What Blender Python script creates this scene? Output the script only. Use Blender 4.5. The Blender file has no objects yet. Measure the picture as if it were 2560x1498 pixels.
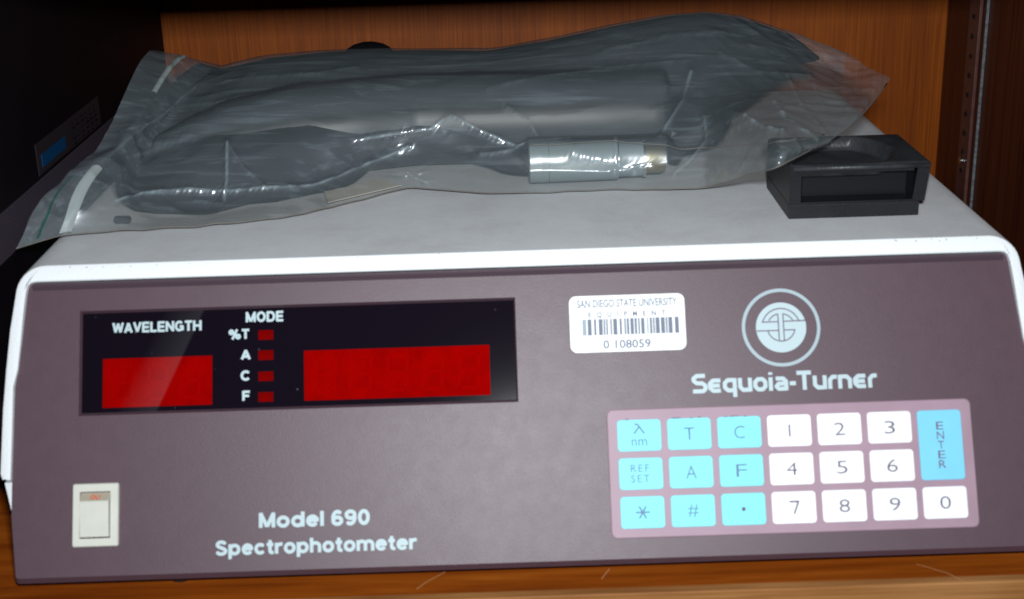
import bpy, bmesh, math, random
import numpy as np
from mathutils import Vector, Matrix, noise

random.seed(4)
SC = bpy.context.scene
COL = SC.collection

# ------------------------------------------------------------------ camera
FPX, PHI, ROLL, YAW, BETA = 3490.2, .34945, .03043, .0045, .49722
CAM = Vector((0.00089, -0.40898, 0.25061))
fw = Vector((math.sin(YAW) * math.cos(PHI), math.cos(YAW) * math.cos(PHI), -math.sin(PHI)))
rt = fw.cross(Vector((0, 0, 1))).normalized()
dn = fw.cross(rt)
RT = rt * math.cos(ROLL) + dn * math.sin(ROLL)
DN = dn * math.cos(ROLL) - rt * math.sin(ROLL)
cam = bpy.data.cameras.new('camera')
camo = bpy.data.objects.new('camera', cam)
COL.objects.link(camo)
m = Matrix((RT, -DN, -fw)).transposed().to_4x4()
m.translation = CAM
camo.matrix_world = m
cam.sensor_width = 36
cam.lens = FPX / 2560 * 36
cam.clip_start = .01
cam.clip_end = 20
cam.dof.use_dof = True
cam.dof.focus_distance = .62
cam.dof.aperture_fstop = 14.5
cam.dof.aperture_blades = 6
SC.camera = camo

# ------------------------------------------------------------------ world, flash, exposure
w = bpy.data.worlds.new('World')
SC.world = w
w.use_nodes = True
w.node_tree.nodes['Background'].inputs[0].default_value = (.8, .85, 1, 1)
w.node_tree.nodes['Background'].inputs[1].default_value = .012
fl = bpy.data.lights.new('camera_flash', 'AREA')
fl.shape = 'RECTANGLE'
fl.size = .034
fl.size_y = .02
fl.energy = 3.6
fl.color = (.93, .98, 1)
flo = bpy.data.objects.new('camera_flash', fl)
COL.objects.link(flo)
flo.location = CAM + RT * .012 - DN * .038 + fw * -.005
flo.rotation_euler = m.to_euler()
SC.view_settings.view_transform = 'Standard'
SC.view_settings.look = 'None'
SC.view_settings.exposure = 0
SC.view_settings.gamma = 1
SC.cycles.max_bounces = 10
SC.cycles.transparent_max_bounces = 24
SC.cycles.caustics_reflective = False
SC.cycles.caustics_refractive = False

# ------------------------------------------------------------------ measuring helpers (photograph lines laid on the planes where they stand)
DS = 2560 / 2520.


def ray(px, py):
    return RT * ((px - 1280) / FPX) + DN * ((py - 749) / FPX) + fw


def hit(px, py, P, n):
    r = ray(px, py)
    return CAM + r * ((P - CAM).dot(n) / r.dot(n))


def hz(px, py, z): return hit(px * DS, py * DS, Vector((0, 0, z)), Vector((0, 0, 1)))
def hy(px, py, y): return hit(px * DS, py * DS, Vector((0, y, 0)), Vector((0, 1, 0)))
def hx(px, py, x): return hit(px * DS, py * DS, Vector((x, 0, 0)), Vector((1, 0, 0)))


PO = Vector((0, 0, .006))
ES = Vector((0, math.sin(BETA), math.cos(BETA)))
EN = Vector((0, -math.cos(BETA), math.sin(BETA)))
TOP = .1024                       # height of the instrument's top above the shelf


def pan(px, py):                  # display px -> (x, s) on the front panel
    p = hit(px * DS, py * DS, PO, EN) - PO
    return p.x, p.dot(ES)


def P3(x, s, o=0.): return PO + Vector((x, 0, 0)) + ES * s + EN * o


def proj(p):
    d = p - CAM
    z = d.dot(fw)
    return (1280 + FPX * d.dot(RT) / z) / DS, (749 + FPX * d.dot(DN) / z) / DS


# ------------------------------------------------------------------ materials
def mat(name, color=(.5, .5, .5), rough=.5, spec=.5, metal=0., bump=None, var=None, coat=0.):
    mt = bpy.data.materials.new(name)
    mt.use_nodes = True
    nt = mt.node_tree
    b = nt.nodes['Principled BSDF']
    b.inputs['Base Color'].default_value = (*color, 1)
    b.inputs['Roughness'].default_value = rough
    b.inputs['Specular IOR Level'].default_value = spec
    b.inputs['Metallic'].default_value = metal
    b.inputs['Coat Weight'].default_value = coat
    tc = nt.nodes.new('ShaderNodeTexCoord')
    if var:                        # var = (scale, amount)
        n = nt.nodes.new('ShaderNodeTexNoise')
        n.inputs['Scale'].default_value = var[0]
        n.inputs['Detail'].default_value = 6
        nt.links.new(tc.outputs['Object'], n.inputs['Vector'])
        r = nt.nodes.new('ShaderNodeMapRange')
        r.inputs[1].default_value = .3
        r.inputs[2].default_value = .7
        r.inputs[3].default_value = 1 - var[1]
        r.inputs[4].default_value = 1 + var[1]
        nt.links.new(n.outputs[0], r.inputs[0])
        mx = nt.nodes.new('ShaderNodeVectorMath')
        mx.operation = 'SCALE'
        mx.inputs[0].default_value = color
        nt.links.new(r.outputs[0], mx.inputs['Scale'])
        nt.links.new(mx.outputs[0], b.inputs['Base Color'])
        r2 = nt.nodes.new('ShaderNodeMapRange')
        r2.inputs[3].default_value = rough - .035
        r2.inputs[4].default_value = rough + .035
        nt.links.new(n.outputs[0], r2.inputs[0])
        nt.links.new(r2.outputs[0], b.inputs['Roughness'])
    if bump:                       # bump = (scale, distance)
        n = nt.nodes.new('ShaderNodeTexNoise')
        n.inputs['Scale'].default_value = bump[0]
        n.inputs['Detail'].default_value = 3
        nt.links.new(tc.outputs['Object'], n.inputs['Vector'])
        bp = nt.nodes.new('ShaderNodeBump')
        bp.inputs['Strength'].default_value = 1
        bp.inputs['Distance'].default_value = bump[1]
        nt.links.new(n.outputs[0], bp.inputs['Height'])
        nt.links.new(bp.outputs[0], b.inputs['Normal'])
    return mt


def ramp(nt, pts):
    r = nt.nodes.new('ShaderNodeValToRGB')
    e = r.color_ramp.elements
    while len(e) < len(pts):
        e.new(.5)
    for k, (p, c) in enumerate(pts):
        e[k].position = p
        e[k].color = (*c, 1)
    return r


def wood(name, stretch, cols, rough=.35, big=(1, 1, 1)):
    mt = mat(name, rough=rough, spec=.18)
    nt = mt.node_tree
    b = nt.nodes['Principled BSDF']
    tc = nt.nodes.new('ShaderNodeTexCoord')
    mp = nt.nodes.new('ShaderNodeMapping')
    mp.inputs['Scale'].default_value = stretch
    nt.links.new(tc.outputs['Object'], mp.inputs[0])
    n1 = nt.nodes.new('ShaderNodeTexNoise')
    n1.inputs['Scale'].default_value = 1
    n1.inputs['Detail'].default_value = 5
    n1.inputs['Roughness'].default_value = .65
    n1.inputs['Distortion'].default_value = .3
    nt.links.new(mp.outputs[0], n1.inputs['Vector'])
    mp2 = nt.nodes.new('ShaderNodeMapping')
    mp2.inputs['Scale'].default_value = big
    nt.links.new(tc.outputs['Object'], mp2.inputs[0])
    n2 = nt.nodes.new('ShaderNodeTexNoise')
    n2.inputs['Scale'].default_value = 1
    n2.inputs['Detail'].default_value = 4
    n2.inputs['Distortion'].default_value = .8
    nt.links.new(mp2.outputs[0], n2.inputs['Vector'])
    ad = nt.nodes.new('ShaderNodeMath')
    ad.operation = 'MULTIPLY_ADD'
    nt.links.new(n1.outputs[0], ad.inputs[0])
    ad.inputs[1].default_value = .72
    m2 = nt.nodes.new('ShaderNodeMath')
    m2.operation = 'MULTIPLY'
    m2.inputs[1].default_value = .28
    nt.links.new(n2.outputs[0], m2.inputs[0])
    nt.links.new(m2.outputs[0], ad.inputs[2])
    r = ramp(nt, [(.36, cols[0]), (.5, cols[1]), (.64, cols[2])])
    nt.links.new(ad.outputs[0], r.inputs[0])
    nt.links.new(r.outputs[0], b.inputs['Base Color'])
    bp = nt.nodes.new('ShaderNodeBump')
    bp.inputs['Distance'].default_value = .0002
    bp.inputs['Strength'].default_value = .5
    nt.links.new(n1.outputs[0], bp.inputs['Height'])
    nt.links.new(bp.outputs[0], b.inputs['Normal'])
    return mt


def cover_paint():
    mt = mat('textured_grey_white_paint', rough=.5, spec=.35)
    nt = mt.node_tree
    b = nt.nodes['Principled BSDF']
    tc = nt.nodes.new('ShaderNodeTexCoord')
    n = nt.nodes.new('ShaderNodeTexNoise')
    n.inputs['Scale'].default_value = 34
    n.inputs['Detail'].default_value = 9
    n.inputs['Roughness'].default_value = .72
    n.inputs['Distortion'].default_value = .15
    nt.links.new(tc.outputs['Object'], n.inputs['Vector'])
    r = ramp(nt, [(.30, (.67, .67, .70)), (.5, (.76, .77, .80)), (.68, (.80, .82, .85))])
    nt.links.new(n.outputs[0], r.inputs[0])
    # dust and grime settle on what faces up
    g = nt.nodes.new('ShaderNodeNewGeometry')
    sp = nt.nodes.new('ShaderNodeSeparateXYZ')
    nt.links.new(g.outputs['Normal'], sp.inputs[0])
    mr = nt.nodes.new('ShaderNodeMapRange')
    mr.inputs[1].default_value = .75
    mr.inputs[2].default_value = .98
    nt.links.new(sp.outputs[2], mr.inputs[0])
    mx = nt.nodes.new('ShaderNodeMix')
    mx.data_type = 'RGBA'
    nt.links.new(mr.outputs[0], mx.inputs[0])
    mx.inputs[6].default_value = (.80, .83, .86, 1)
    nt.links.new(r.outputs[0], mx.inputs[7])
    nt.links.new(mx.outputs[2], b.inputs['Base Color'])
    nb = nt.nodes.new('ShaderNodeTexNoise')
    nb.inputs['Scale'].default_value = 900
    nb.inputs['Detail'].default_value = 2
    nt.links.new(tc.outputs['Object'], nb.inputs['Vector'])
    bp = nt.nodes.new('ShaderNodeBump')
    bp.inputs['Distance'].default_value = .00025
    bp.inputs['Strength'].default_value = .6
    nt.links.new(nb.outputs[0], bp.inputs['Height'])
    nt.links.new(bp.outputs[0], b.inputs['Normal'])
    return mt


def film_mat():
    mt = bpy.data.materials.new('clear_plastic_film')
    mt.use_nodes = True
    nt = mt.node_tree
    nt.nodes.remove(nt.nodes['Principled BSDF'])
    out = nt.nodes['Material Output']
    tr = nt.nodes.new('ShaderNodeBsdfTransparent')
    tr.inputs[0].default_value = (.97, .95, .93, 1)
    df = nt.nodes.new('ShaderNodeBsdfDiffuse')
    df.inputs[0].default_value = (.53, .65, .72, 1)
    tc = nt.nodes.new('ShaderNodeTexCoord')
    mp = nt.nodes.new('ShaderNodeMapping')
    mp.inputs['Rotation'].default_value = (0, math.radians(-4), 0)
    mp.inputs['Scale'].default_value = (22, 240, 330)
    nt.links.new(tc.outputs['Object'], mp.inputs[0])
    n = nt.nodes.new('ShaderNodeTexNoise')
    n.inputs['Scale'].default_value = 1
    n.inputs['Detail'].default_value = 5
    n.inputs['Roughness'].default_value = .6
    n.inputs['Distortion'].default_value = .6
    nt.links.new(mp.outputs[0], n.inputs['Vector'])
    mr = nt.nodes.new('ShaderNodeMapRange')
    mr.inputs[1].default_value = .52
    mr.inputs[2].default_value = .80
    mr.inputs[3].default_value = .125
    mr.inputs[4].default_value = .26
    nt.links.new(n.outputs[0], mr.inputs[0])
    at = nt.nodes.new('ShaderNodeAttribute')      # crease highlights painted in as paler, glossier film
    at.attribute_name = 'crease_glint'
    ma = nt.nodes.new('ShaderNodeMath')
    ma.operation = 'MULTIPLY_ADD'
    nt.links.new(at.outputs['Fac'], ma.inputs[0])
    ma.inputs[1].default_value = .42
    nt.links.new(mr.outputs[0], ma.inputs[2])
    m1 = nt.nodes.new('ShaderNodeMixShader')
    nt.links.new(ma.outputs[0], m1.inputs[0])
    nt.links.new(tr.outputs[0], m1.inputs[1])
    nt.links.new(df.outputs[0], m1.inputs[2])
    g2 = nt.nodes.new('ShaderNodeBsdfGlossy')
    g2.inputs['Roughness'].default_value = .42
    g2.inputs[0].default_value = (.8, .9, 1, 1)
    m2 = nt.nodes.new('ShaderNodeMixShader')
    m2.inputs[0].default_value = .02
    nt.links.new(m1.outputs[0], m2.inputs[1])
    nt.links.new(g2.outputs[0], m2.inputs[2])
    g1 = nt.nodes.new('ShaderNodeBsdfGlossy')
    g1.inputs['Roughness'].default_value = .23
    lw = nt.nodes.new('ShaderNodeLayerWeight')
    lw.inputs[0].default_value = .25
    mm = nt.nodes.new('ShaderNodeMath')
    mm.operation = 'MULTIPLY_ADD'
    nt.links.new(lw.outputs['Fresnel'], mm.inputs[0])
    mm.inputs[1].default_value = .3
    mm.inputs[2].default_value = .105
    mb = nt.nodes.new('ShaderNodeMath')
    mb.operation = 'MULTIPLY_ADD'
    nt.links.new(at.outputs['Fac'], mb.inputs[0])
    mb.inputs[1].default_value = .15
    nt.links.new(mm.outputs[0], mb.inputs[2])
    m3 = nt.nodes.new('ShaderNodeMixShader')
    nt.links.new(mb.outputs[0], m3.inputs[0])
    nt.links.new(m2.outputs[0], m3.inputs[1])
    nt.links.new(g1.outputs[0], m3.inputs[2])
    nt.links.new(m3.outputs[0], out.inputs[0])
    return mt


def film_low():
    mt = bpy.data.materials.new('clear_plastic_film_resting')
    mt.use_nodes = True
    nt = mt.node_tree
    nt.nodes.remove(nt.nodes['Principled BSDF'])
    tr = nt.nodes.new('ShaderNodeBsdfTransparent')
    tr.inputs[0].default_value = (.97, .96, .95, 1)
    df = nt.nodes.new('ShaderNodeBsdfDiffuse')
    df.inputs[0].default_value = (.6, .62, .64, 1)
    mx = nt.nodes.new('ShaderNodeMixShader')
    mx.inputs[0].default_value = .06
    nt.links.new(tr.outputs[0], mx.inputs[1])
    nt.links.new(df.outputs[0], mx.inputs[2])
    nt.links.new(mx.outputs[0], nt.nodes['Material Output'].inputs[0])
    return mt


def glare_streak(mt, amount):
    """a glare streak painted into the colour across the display filter, sharp on its right side"""
    nt = mt.node_tree
    b = nt.nodes['Principled BSDF']
    a_, c_ = pan(497, 765), pan(385, 1005)
    k = (a_[0] - c_[0]) / (a_[1] - c_[1])
    V = Vector((1, -k * ES.y, -k * ES.z))
    g = nt.nodes.new('ShaderNodeNewGeometry')
    d = nt.nodes.new('ShaderNodeVectorMath')
    d.operation = 'DOT_PRODUCT'
    d.inputs[1].default_value = V
    nt.links.new(g.outputs['Position'], d.inputs[0])
    c0 = V.dot(P3(a_[0], a_[1]))
    mr = nt.nodes.new('ShaderNodeMapRange')
    mr.inputs[1].default_value = c0 - .014
    mr.inputs[2].default_value = c0 + .0006
    nt.links.new(d.outputs['Value'], mr.inputs[0])
    r = ramp(nt, [(0, (0, 0, 0)), (.93, (amount, amount, amount * 1.05)), (1, (0, 0, 0))])
    nt.links.new(mr.outputs[0], r.inputs[0])
    ad = nt.nodes.new('ShaderNodeVectorMath')
    ad.operation = 'ADD'
    nt.links.new(r.outputs[0], ad.inputs[1])
    if b.inputs['Base Color'].is_linked:
        nt.links.new(b.inputs['Base Color'].links[0].from_socket, ad.inputs[0])
    else:
        ad.inputs[0].default_value = b.inputs['Base Color'].default_value[:3]
    nt.links.new(ad.outputs[0], b.inputs['Base Color'])


def glass_mat():
    mt = mat('smoked_display_filter', (.006, .004, .008), rough=.09, spec=.12)
    nt = mt.node_tree
    b = nt.nodes['Principled BSDF']
    tc = nt.nodes.new('ShaderNodeTexCoord')
    v = nt.nodes.new('ShaderNodeTexVoronoi')
    v.inputs['Scale'].default_value = 120
    nt.links.new(tc.outputs['Object'], v.inputs['Vector'])
    r = ramp(nt, [(.0, (.16, .17, .2)), (.035, (.03, .03, .035)), (.06, (.006, .004, .008))])
    nt.links.new(v.outputs['Distance'], r.inputs[0])
    nt.links.new(r.outputs[0], b.inputs['Base Color'])
    return mt


M = {
    'cover': cover_paint(),
    'chassis': mat('white_chassis_paint', (.70, .73, .76), .5, .3, bump=(900, .0002)),
    'panel': mat('plum_satin_panel', (.080, .044, .060), .45, .46, bump=(2600, .00006), var=(190, .03)),
    'groove': mat('panel_edge_plum', (.06, .036, .05), .6, .3),
    'keypad': mat('mauve_membrane', (.34, .225, .285), .5, .35, bump=(2500, .00003), var=(90, .06)),
    'key_white': mat('white_key_print', (.86, .88, .9), .5, .3, var=(140, .03)),
    'key_blue': mat('light_cyan_key_print', (.22, .72, .80), .5, .3, var=(140, .03)),
    'key_enter': mat('sky_blue_key_print', (.20, .60, .82), .5, .3, var=(140, .03)),
    'legend': mat('mauve_grey_ink', (.15, .11, .17), .6, .2),
    'legend_blue': mat('grey_violet_ink', (.13, .22, .36), .6, .2),
    'print': mat('pale_blue_white_print', (.46, .57, .61), .5, .3),
    'print_ring': mat('pale_grey_blue_print', (.36, .45, .50), .5, .3),
    'glass': glass_mat(),
    'red': mat('dark_red_filter', (.25, .0004, .0003), .6, .0, var=(160, .12)),
    'red_dim': mat('deep_red_filter', (.16, .001, .001), .6, .0, var=(300, .15)),
    'red_seg': mat('bright_red_segment', (.272, .0005, .0004), .6, .0),
    'sticker': mat('white_label_stock', (.86, .88, .89), .45, .4),
    'ink': mat('worn_grey_ink', (.17, .19, .25), .6, .2),
    'ink_mid': mat('pale_grey_ink', (.33, .38, .43), .6, .2),
    'ivory': mat('ivory_plastic', (.60, .60, .54), .4, .4, var=(200, .03)),
    'ivory_dark': mat('shaded_ivory_plastic', (.42, .37, .29), .45, .4),
    'gap': mat('dark_gap', (.01, .009, .01), .7, .2),
    'switch_red': mat('red_switch_ink', (.7, .12, .05), .6, .2),
    'black': mat('black_moulded_plastic', (.009, .009, .012), .45, .32, bump=(1400, .00012), var=(60, .25)),
    'black_in': mat('black_smooth_plastic', (.006, .006, .008), .35, .4),
    'rubber': mat('black_rubber', (.015, .014, .016), .6, .3),
    'hose': mat('black_vinyl', (.016, .018, .023), .46, .75, var=(20, .15)),
    'cloth': mat('black_cloth', (.012, .009, .013), .8, .15, var=(60, .3), bump=(300, .0003)),
    'lid_dusty': mat('dusty_black_plastic', (.030, .032, .037), .45, .5, bump=(1100, .00016), var=(120, .35)),
    'connector': mat('grey_green_plastic', (.23, .285, .295), .55, .2),
    'gold': mat('brass_plating', (.34, .28, .10), .5, .5, metal=.9),
    'chrome': mat('bright_nickel', (.75, .75, .75), .2, .5, metal=1.),
    'paper': mat('cream_paper', (.66, .60, .50), .7, .2),
    'zip': mat('milky_zip_plastic', (.25, .285, .29), .45, .3),
    'green': mat('green_zip_line', (.008, .07, .05), .4, .3),
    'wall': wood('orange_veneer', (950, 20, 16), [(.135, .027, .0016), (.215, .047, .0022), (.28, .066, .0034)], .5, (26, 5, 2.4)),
    'shelf': wood('orange_shelf_veneer', (9, 160, 60), [(.15, .028, .003), (.25, .055, .005), (.34, .09, .009)], .3, (10, 26, 10)),
    'edge': wood('light_edge_banding', (12, 240, 420), [(.20, .075, .022), (.29, .125, .04), (.40, .19, .07)], .4, (9, 30, 60)),
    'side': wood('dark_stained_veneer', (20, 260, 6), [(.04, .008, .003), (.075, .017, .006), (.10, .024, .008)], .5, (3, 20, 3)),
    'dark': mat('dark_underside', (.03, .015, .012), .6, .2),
    'scratch': mat('pale_scratched_wood', (.50, .26, .12), .5, .3),
    'standard': mat('brown_painted_metal', (.09, .035, .03), .4, .5, var=(200, .2)),
    'lip': mat('bare_metal_edge', (.16, .18, .20), .35, .5, metal=.3, var=(500, .4)),
    'chip': mat('bared_edge_grime', (.34, .33, .34), .6, .2),
    'speck': mat('pale_dust_speck', (.16, .12, .15), .6, .2),
    'seal': mat('pressed_film_edge', (.17, .155, .14), .45, .3),
    'case': mat('black_case_paint', (.004, .0025, .004), .6, .1, var=(40, .2)),
    'ribs': mat('dark_purple_grey_plastic', (.05, .038, .055), .5, .3),
    'label_dark': mat('dark_grey_label', (.022, .017, .022), .5, .2),
    'label_blue': mat('blue_label_print', (.002, .042, .12), .5, .15),
    'film': film_mat(),
    'film_low': film_low(),
}

glare_streak(M['glass'], .015)
glare_streak(M['red'], .018)
glare_streak(M['red_seg'], .018)

# ------------------------------------------------------------------ object helpers
WPOS = {}


def finish(o, parent, loc):
    WPOS[o.name] = loc.copy()
    if parent:
        o.parent = parent
        o.location = loc - WPOS[parent.name]
    else:
        o.location = loc
    COL.objects.link(o)
    return o


def empty(name, loc, label, cat, group=None):
    o = bpy.data.objects.new(name, None)
    o.empty_display_size = .01
    finish(o, None, Vector(loc))
    o['label'] = label
    o['category'] = cat
    if group:
        o['group'] = group
    return o


def tag(o, label=None, cat=None, group=None, kind=None):
    for k, v in (('label', label), ('category', cat), ('group', group), ('kind', kind)):
        if v:
            o[k] = v
    return o


def build(name, bm, material, parent=None, smooth=False, recalc=True):
    if recalc:
        bmesh.ops.recalc_face_normals(bm, faces=bm.faces)
    vs = [v.co.copy() for v in bm.verts]
    lo = Vector([min(v[i] for v in vs) for i in range(3)])
    hi = Vector([max(v[i] for v in vs) for i in range(3)])
    c = (lo + hi) / 2
    for v in bm.verts:
        v.co -= c
    me = bpy.data.meshes.new(name)
    bm.to_mesh(me)
    bm.free()
    if smooth:
        for p in me.polygons:
            p.use_smooth = True
    me.materials.append(M[material] if isinstance(material, str) else material)
    return finish(bpy.data.objects.new(name, me), parent, c)


def smooth_angle(o, deg=35):
    me = o.data
    for p in me.polygons:
        p.use_smooth = True
    bm = bmesh.new()
    bm.from_mesh(me)
    for e in bm.edges:
        if len(e.link_faces) == 2 and e.calc_face_angle(0) > math.radians(deg):
            e.smooth = False
    bm.to_mesh(me)
    bm.free()


def rings(bm, rs, cap0=True, cap1=True):
    """closed rings of points joined by quads"""
    R = [[bm.verts.new(p) for p in r] for r in rs]
    n = len(R[0])
    for a, b in zip(R, R[1:]):
        for i in range(n):
            bm.faces.new((a[i], a[(i + 1) % n], b[(i + 1) % n], b[i]))
    if cap0:
        bm.faces.new(R[0][::-1])
    if cap1:
        bm.faces.new(R[-1])
    return R


def rrect(x0, x1, s0, s1, r, n=4):
    pts = []
    for cx, cs, a0 in ((x1 - r, s1 - r, 0), (x0 + r, s1 - r, 90), (x0 + r, s0 + r, 180), (x1 - r, s0 + r, 270)):
        for k in range(n + 1):
            a = math.radians(a0 + 90 * k / n)
            pts.append((cx + r * math.cos(a), cs + r * math.sin(a)))
    return pts


def slab(bm, outline, o0, o1, bev=0., fn=P3):
    """prism on the panel between offsets o0 < o1, its front edge bevelled"""
    cx = sum(p[0] for p in outline) / len(outline)
    cs = sum(p[1] for p in outline) / len(outline)
    W = max(abs(p[0] - cx) for p in outline)
    Hh = max(abs(p[1] - cs) for p in outline)
    ins = [(cx + (x - cx) * (1 - bev / W), cs + (s - cs) * (1 - bev / Hh)) for x, s in outline]
    rs = [[fn(x, s, o0) for x, s in outline]]
    if bev:
        rs += [[fn(x, s, o1 - bev) for x, s in outline], [fn(x, s, o1) for x, s in ins]]
    else:
        rs += [[fn(x, s, o1) for x, s in outline]]
    rings(bm, rs)


def box(bm, x0, x1, y0, y1, z0, z1, bev=0.):
    g = bmesh.ops.create_cube(bm, size=1)
    for v in g['verts']:
        v.co = Vector((x0 + (v.co.x + .5) * (x1 - x0), y0 + (v.co.y + .5) * (y1 - y0), z0 + (v.co.z + .5) * (z1 - z0)))
    if bev:
        es = {e for v in g['verts'] for e in v.link_edges}
        bmesh.ops.bevel(bm, geom=list(es), offset=bev, segments=3, affect='EDGES', profile=.5)


def tube(bm, path, r, n=16, caps=True):
    path = [Vector(p) for p in path]
    rs = []
    rad = r if isinstance(r, (list, tuple)) else [r] * len(path)
    up = Vector((0, 0, 1))
    for i, p in enumerate(path):
        t = (path[min(i + 1, len(path) - 1)] - path[max(i - 1, 0)]).normalized()
        u = up if abs(t.dot(up)) < .95 else Vector((1, 0, 0))
        a = t.cross(u).normalized()
        b = a.cross(t)
        rs.append([p + a * (rad[i] * math.cos(2 * math.pi * k / n)) + b * (rad[i] * math.sin(2 * math.pi * k / n)) for k in range(n)])
    rings(bm, rs, caps, caps)


def spline(pts, n):
    pts = [Vector(p) for p in pts]
    out = []
    P = [pts[0]] + pts + [pts[-1]]
    for i in range(1, len(P) - 2):
        for k in range(n):
            t = k / n
            a, b, c, d = P[i - 1], P[i], P[i + 1], P[i + 2]
            out.append(.5 * ((2 * b) + (c - a) * t + (2 * a - 5 * b + 4 * c - d) * t * t + (3 * b - a - 3 * c + d) * t ** 3))
    out.append(pts[-1])
    return out


def text_mesh(s, bold=0., spacing=1.):
    cu = bpy.data.curves.new('text', 'FONT')
    cu.body = s
    cu.size = 1
    cu.offset = bold
    cu.resolution_u = 3
    cu.space_character = spacing
    o = bpy.data.objects.new('text', cu)
    COL.objects.link(o)
    bpy.context.view_layer.update()
    me = bpy.data.meshes.new_from_object(o.evaluated_get(bpy.context.evaluated_depsgraph_get()))
    bpy.data.objects.remove(o)
    bpy.data.curves.remove(cu)
    return me


def lettering(name, s, x0, x1, s0, s1, off, material, parent, bold=.0, spacing=1., cap='H'):
    """flat print: the text's own width is fitted to x0..x1, its capital height to s0..s1"""
    me = text_mesh(s, bold, spacing)
    xs = [v.co.x for v in me.vertices]
    a, b = min(xs), max(xs)
    if cap:
        mc = text_mesh(cap, bold)
        ys = [v.co.y for v in mc.vertices]
        bpy.data.meshes.remove(mc)
    else:
        ys = [v.co.y for v in me.vertices]
    c, d = min(ys), max(ys)
    bm = bmesh.new()
    bm.from_mesh(me)
    bpy.data.meshes.remove(me)
    kx = (x1 - x0) / (b - a) if x1 is not None else (s1 - s0) / (d - c)
    if x1 is None:                 # x0 is the centre
        x0 = x0 - kx * (b - a) / 2
    for v in bm.verts:
        v.co = P3(x0 + (v.co.x - a) * kx, s0 + (v.co.y - c) * (s1 - s0) / (d - c), off)
    return build(name, bm, material, parent, recalc=False)


def strokes(bm, paths, wd, f, off, n=6):
    """flat ribbons with round joints; f maps glyph units to (x, s); wd in panel metres"""
    lay = 0
    for path in paths:
        q = [Vector(f(*p)) for p in path]
        for a, b in zip(q, q[1:]):
            d = (b - a)
            if d.length < 1e-9:
                continue
            nrm = Vector((-d.y, d.x)).normalized() * wd / 2
            lay += 1
            bm.faces.new([bm.verts.new(P3(*p, off + lay * 7e-7)) for p in (a - nrm, b - nrm, b + nrm, a + nrm)])
        for i, p in enumerate(q):
            if 0 < i < len(q) - 1:
                bm.faces.new([bm.verts.new(P3(p.x + wd / 2 * math.cos(2 * math.pi * k / 10), p.y + wd / 2 * math.sin(2 * math.pi * k / 10), off - 1e-6 * (1 + i))) for k in range(10)])


# ------------------------------------------------------------------ the setting: cupboard around the instrument
WALL_Y = .35
XR = .2445
bm = bmesh.new()
box(bm, -.30, XR, WALL_Y, WALL_Y + .012, -.02, .30)
tag(build('back_wall', bm, 'wall'), kind='structure')
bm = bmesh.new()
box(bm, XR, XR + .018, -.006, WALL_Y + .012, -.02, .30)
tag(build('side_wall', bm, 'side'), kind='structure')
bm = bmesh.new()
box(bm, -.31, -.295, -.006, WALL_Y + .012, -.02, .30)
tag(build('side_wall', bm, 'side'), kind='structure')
SHF = hz(1100 / DS, 1483 / DS, 0).y
bm = bmesh.new()
box(bm, -.295, XR, SHF, WALL_Y, -.018, 0)
tag(build('shelf_floor', bm, 'shelf'), kind='structure')
bm = bmesh.new()
box(bm, -.31, XR + .018, SHF - .0045, SHF - .0001, -.020, .0002, .0006)
tag(build('shelf_edge', bm, 'edge'), kind='structure')
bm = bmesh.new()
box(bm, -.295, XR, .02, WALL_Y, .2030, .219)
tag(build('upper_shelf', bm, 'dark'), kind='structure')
# pale scratches on the shelf varnish
for pts in ([(1095, 1408), (1050, 1432), (1025, 1450)], [(2255, 1388), (2330, 1410), (2375, 1432)], [(1500, 1400), (1480, 1425)]):
    bm = bmesh.new()
    q = [hz(a, b, .0003) for a, b in pts]
    for a, b in zip(q, q[1:]):
        d = (b - a).normalized()
        nn = Vector((-d.y, d.x, 0)) * .00014
        bm.faces.new([bm.verts.new(p) for p in (a - nn, b - nn, b + nn, a + nn)])
    o = build('shelf_scratch', bm, 'scratch')
    tag(o, kind='structure')

# slotted shelf standard on the right wall
xs = XR - .0018
y_a = hx(2393, 240, xs).y
y_b = hx(2368, 240, xs).y
y_c = hx(2407, 240, xs).y
ya, yb = min(y_a, y_b), max(y_a, y_b)
st = empty('shelf_standard', (XR, (ya + yb) / 2, 0), 'brown metal strip with a row of small holes on the right wall', 'shelf bracket strip')
bm = bmesh.new()
box(bm, xs, XR - .0001, ya, yb, 0, .2, .0003)
build('slotted_strip', bm, 'standard', st)
bm = bmesh.new()
ye = y_c
n = 70
vs = []
rs = []
for k in range(n + 1):
    z = .2 * k / n
    j = .00018 * noise.noise(Vector((z * 900, 3, 1)))
    rs.append([Vector((XR - .0001, ye + .0004, z)), Vector((XR - .0014, ye + .0004 + j, z)), Vector((XR - .0014 + j, ye - .0005, z)), Vector((XR - .0001, ye - .0005, z))])
rings(bm, rs)
build('metal_lip', bm, 'lip', st)
ym = (ya + yb) / 2
z0 = hx(2449 / DS, 48 / DS, xs).z
dz = (z0 - hx((2330 + 245 / 2.635) / DS, (900 / 2.635) / DS, xs).z) / 6
slot_me = None
for k in range(-1, 9):
    z = z0 - dz * k
    if z < .01:
        break
    if slot_me is None:
        bm = bmesh.new()
        g = bmesh.ops.create_cone(bm, cap_ends=True, segments=14, radius1=.0014, radius2=.0012, depth=.0004)
        bmesh.ops.rotate(bm, verts=bm.verts, matrix=Matrix.Rotation(math.pi / 2, 3, 'Y'))
        for v in bm.verts:
            v.co += Vector((xs - .0002, ym, z))
        o = build('hole', bm, 'gap', st)
        slot_me = o.data
    else:
        finish(bpy.data.objects.new('hole', slot_me), st, Vector((xs - .0002, ym, z)))
bm = bmesh.new()
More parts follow.
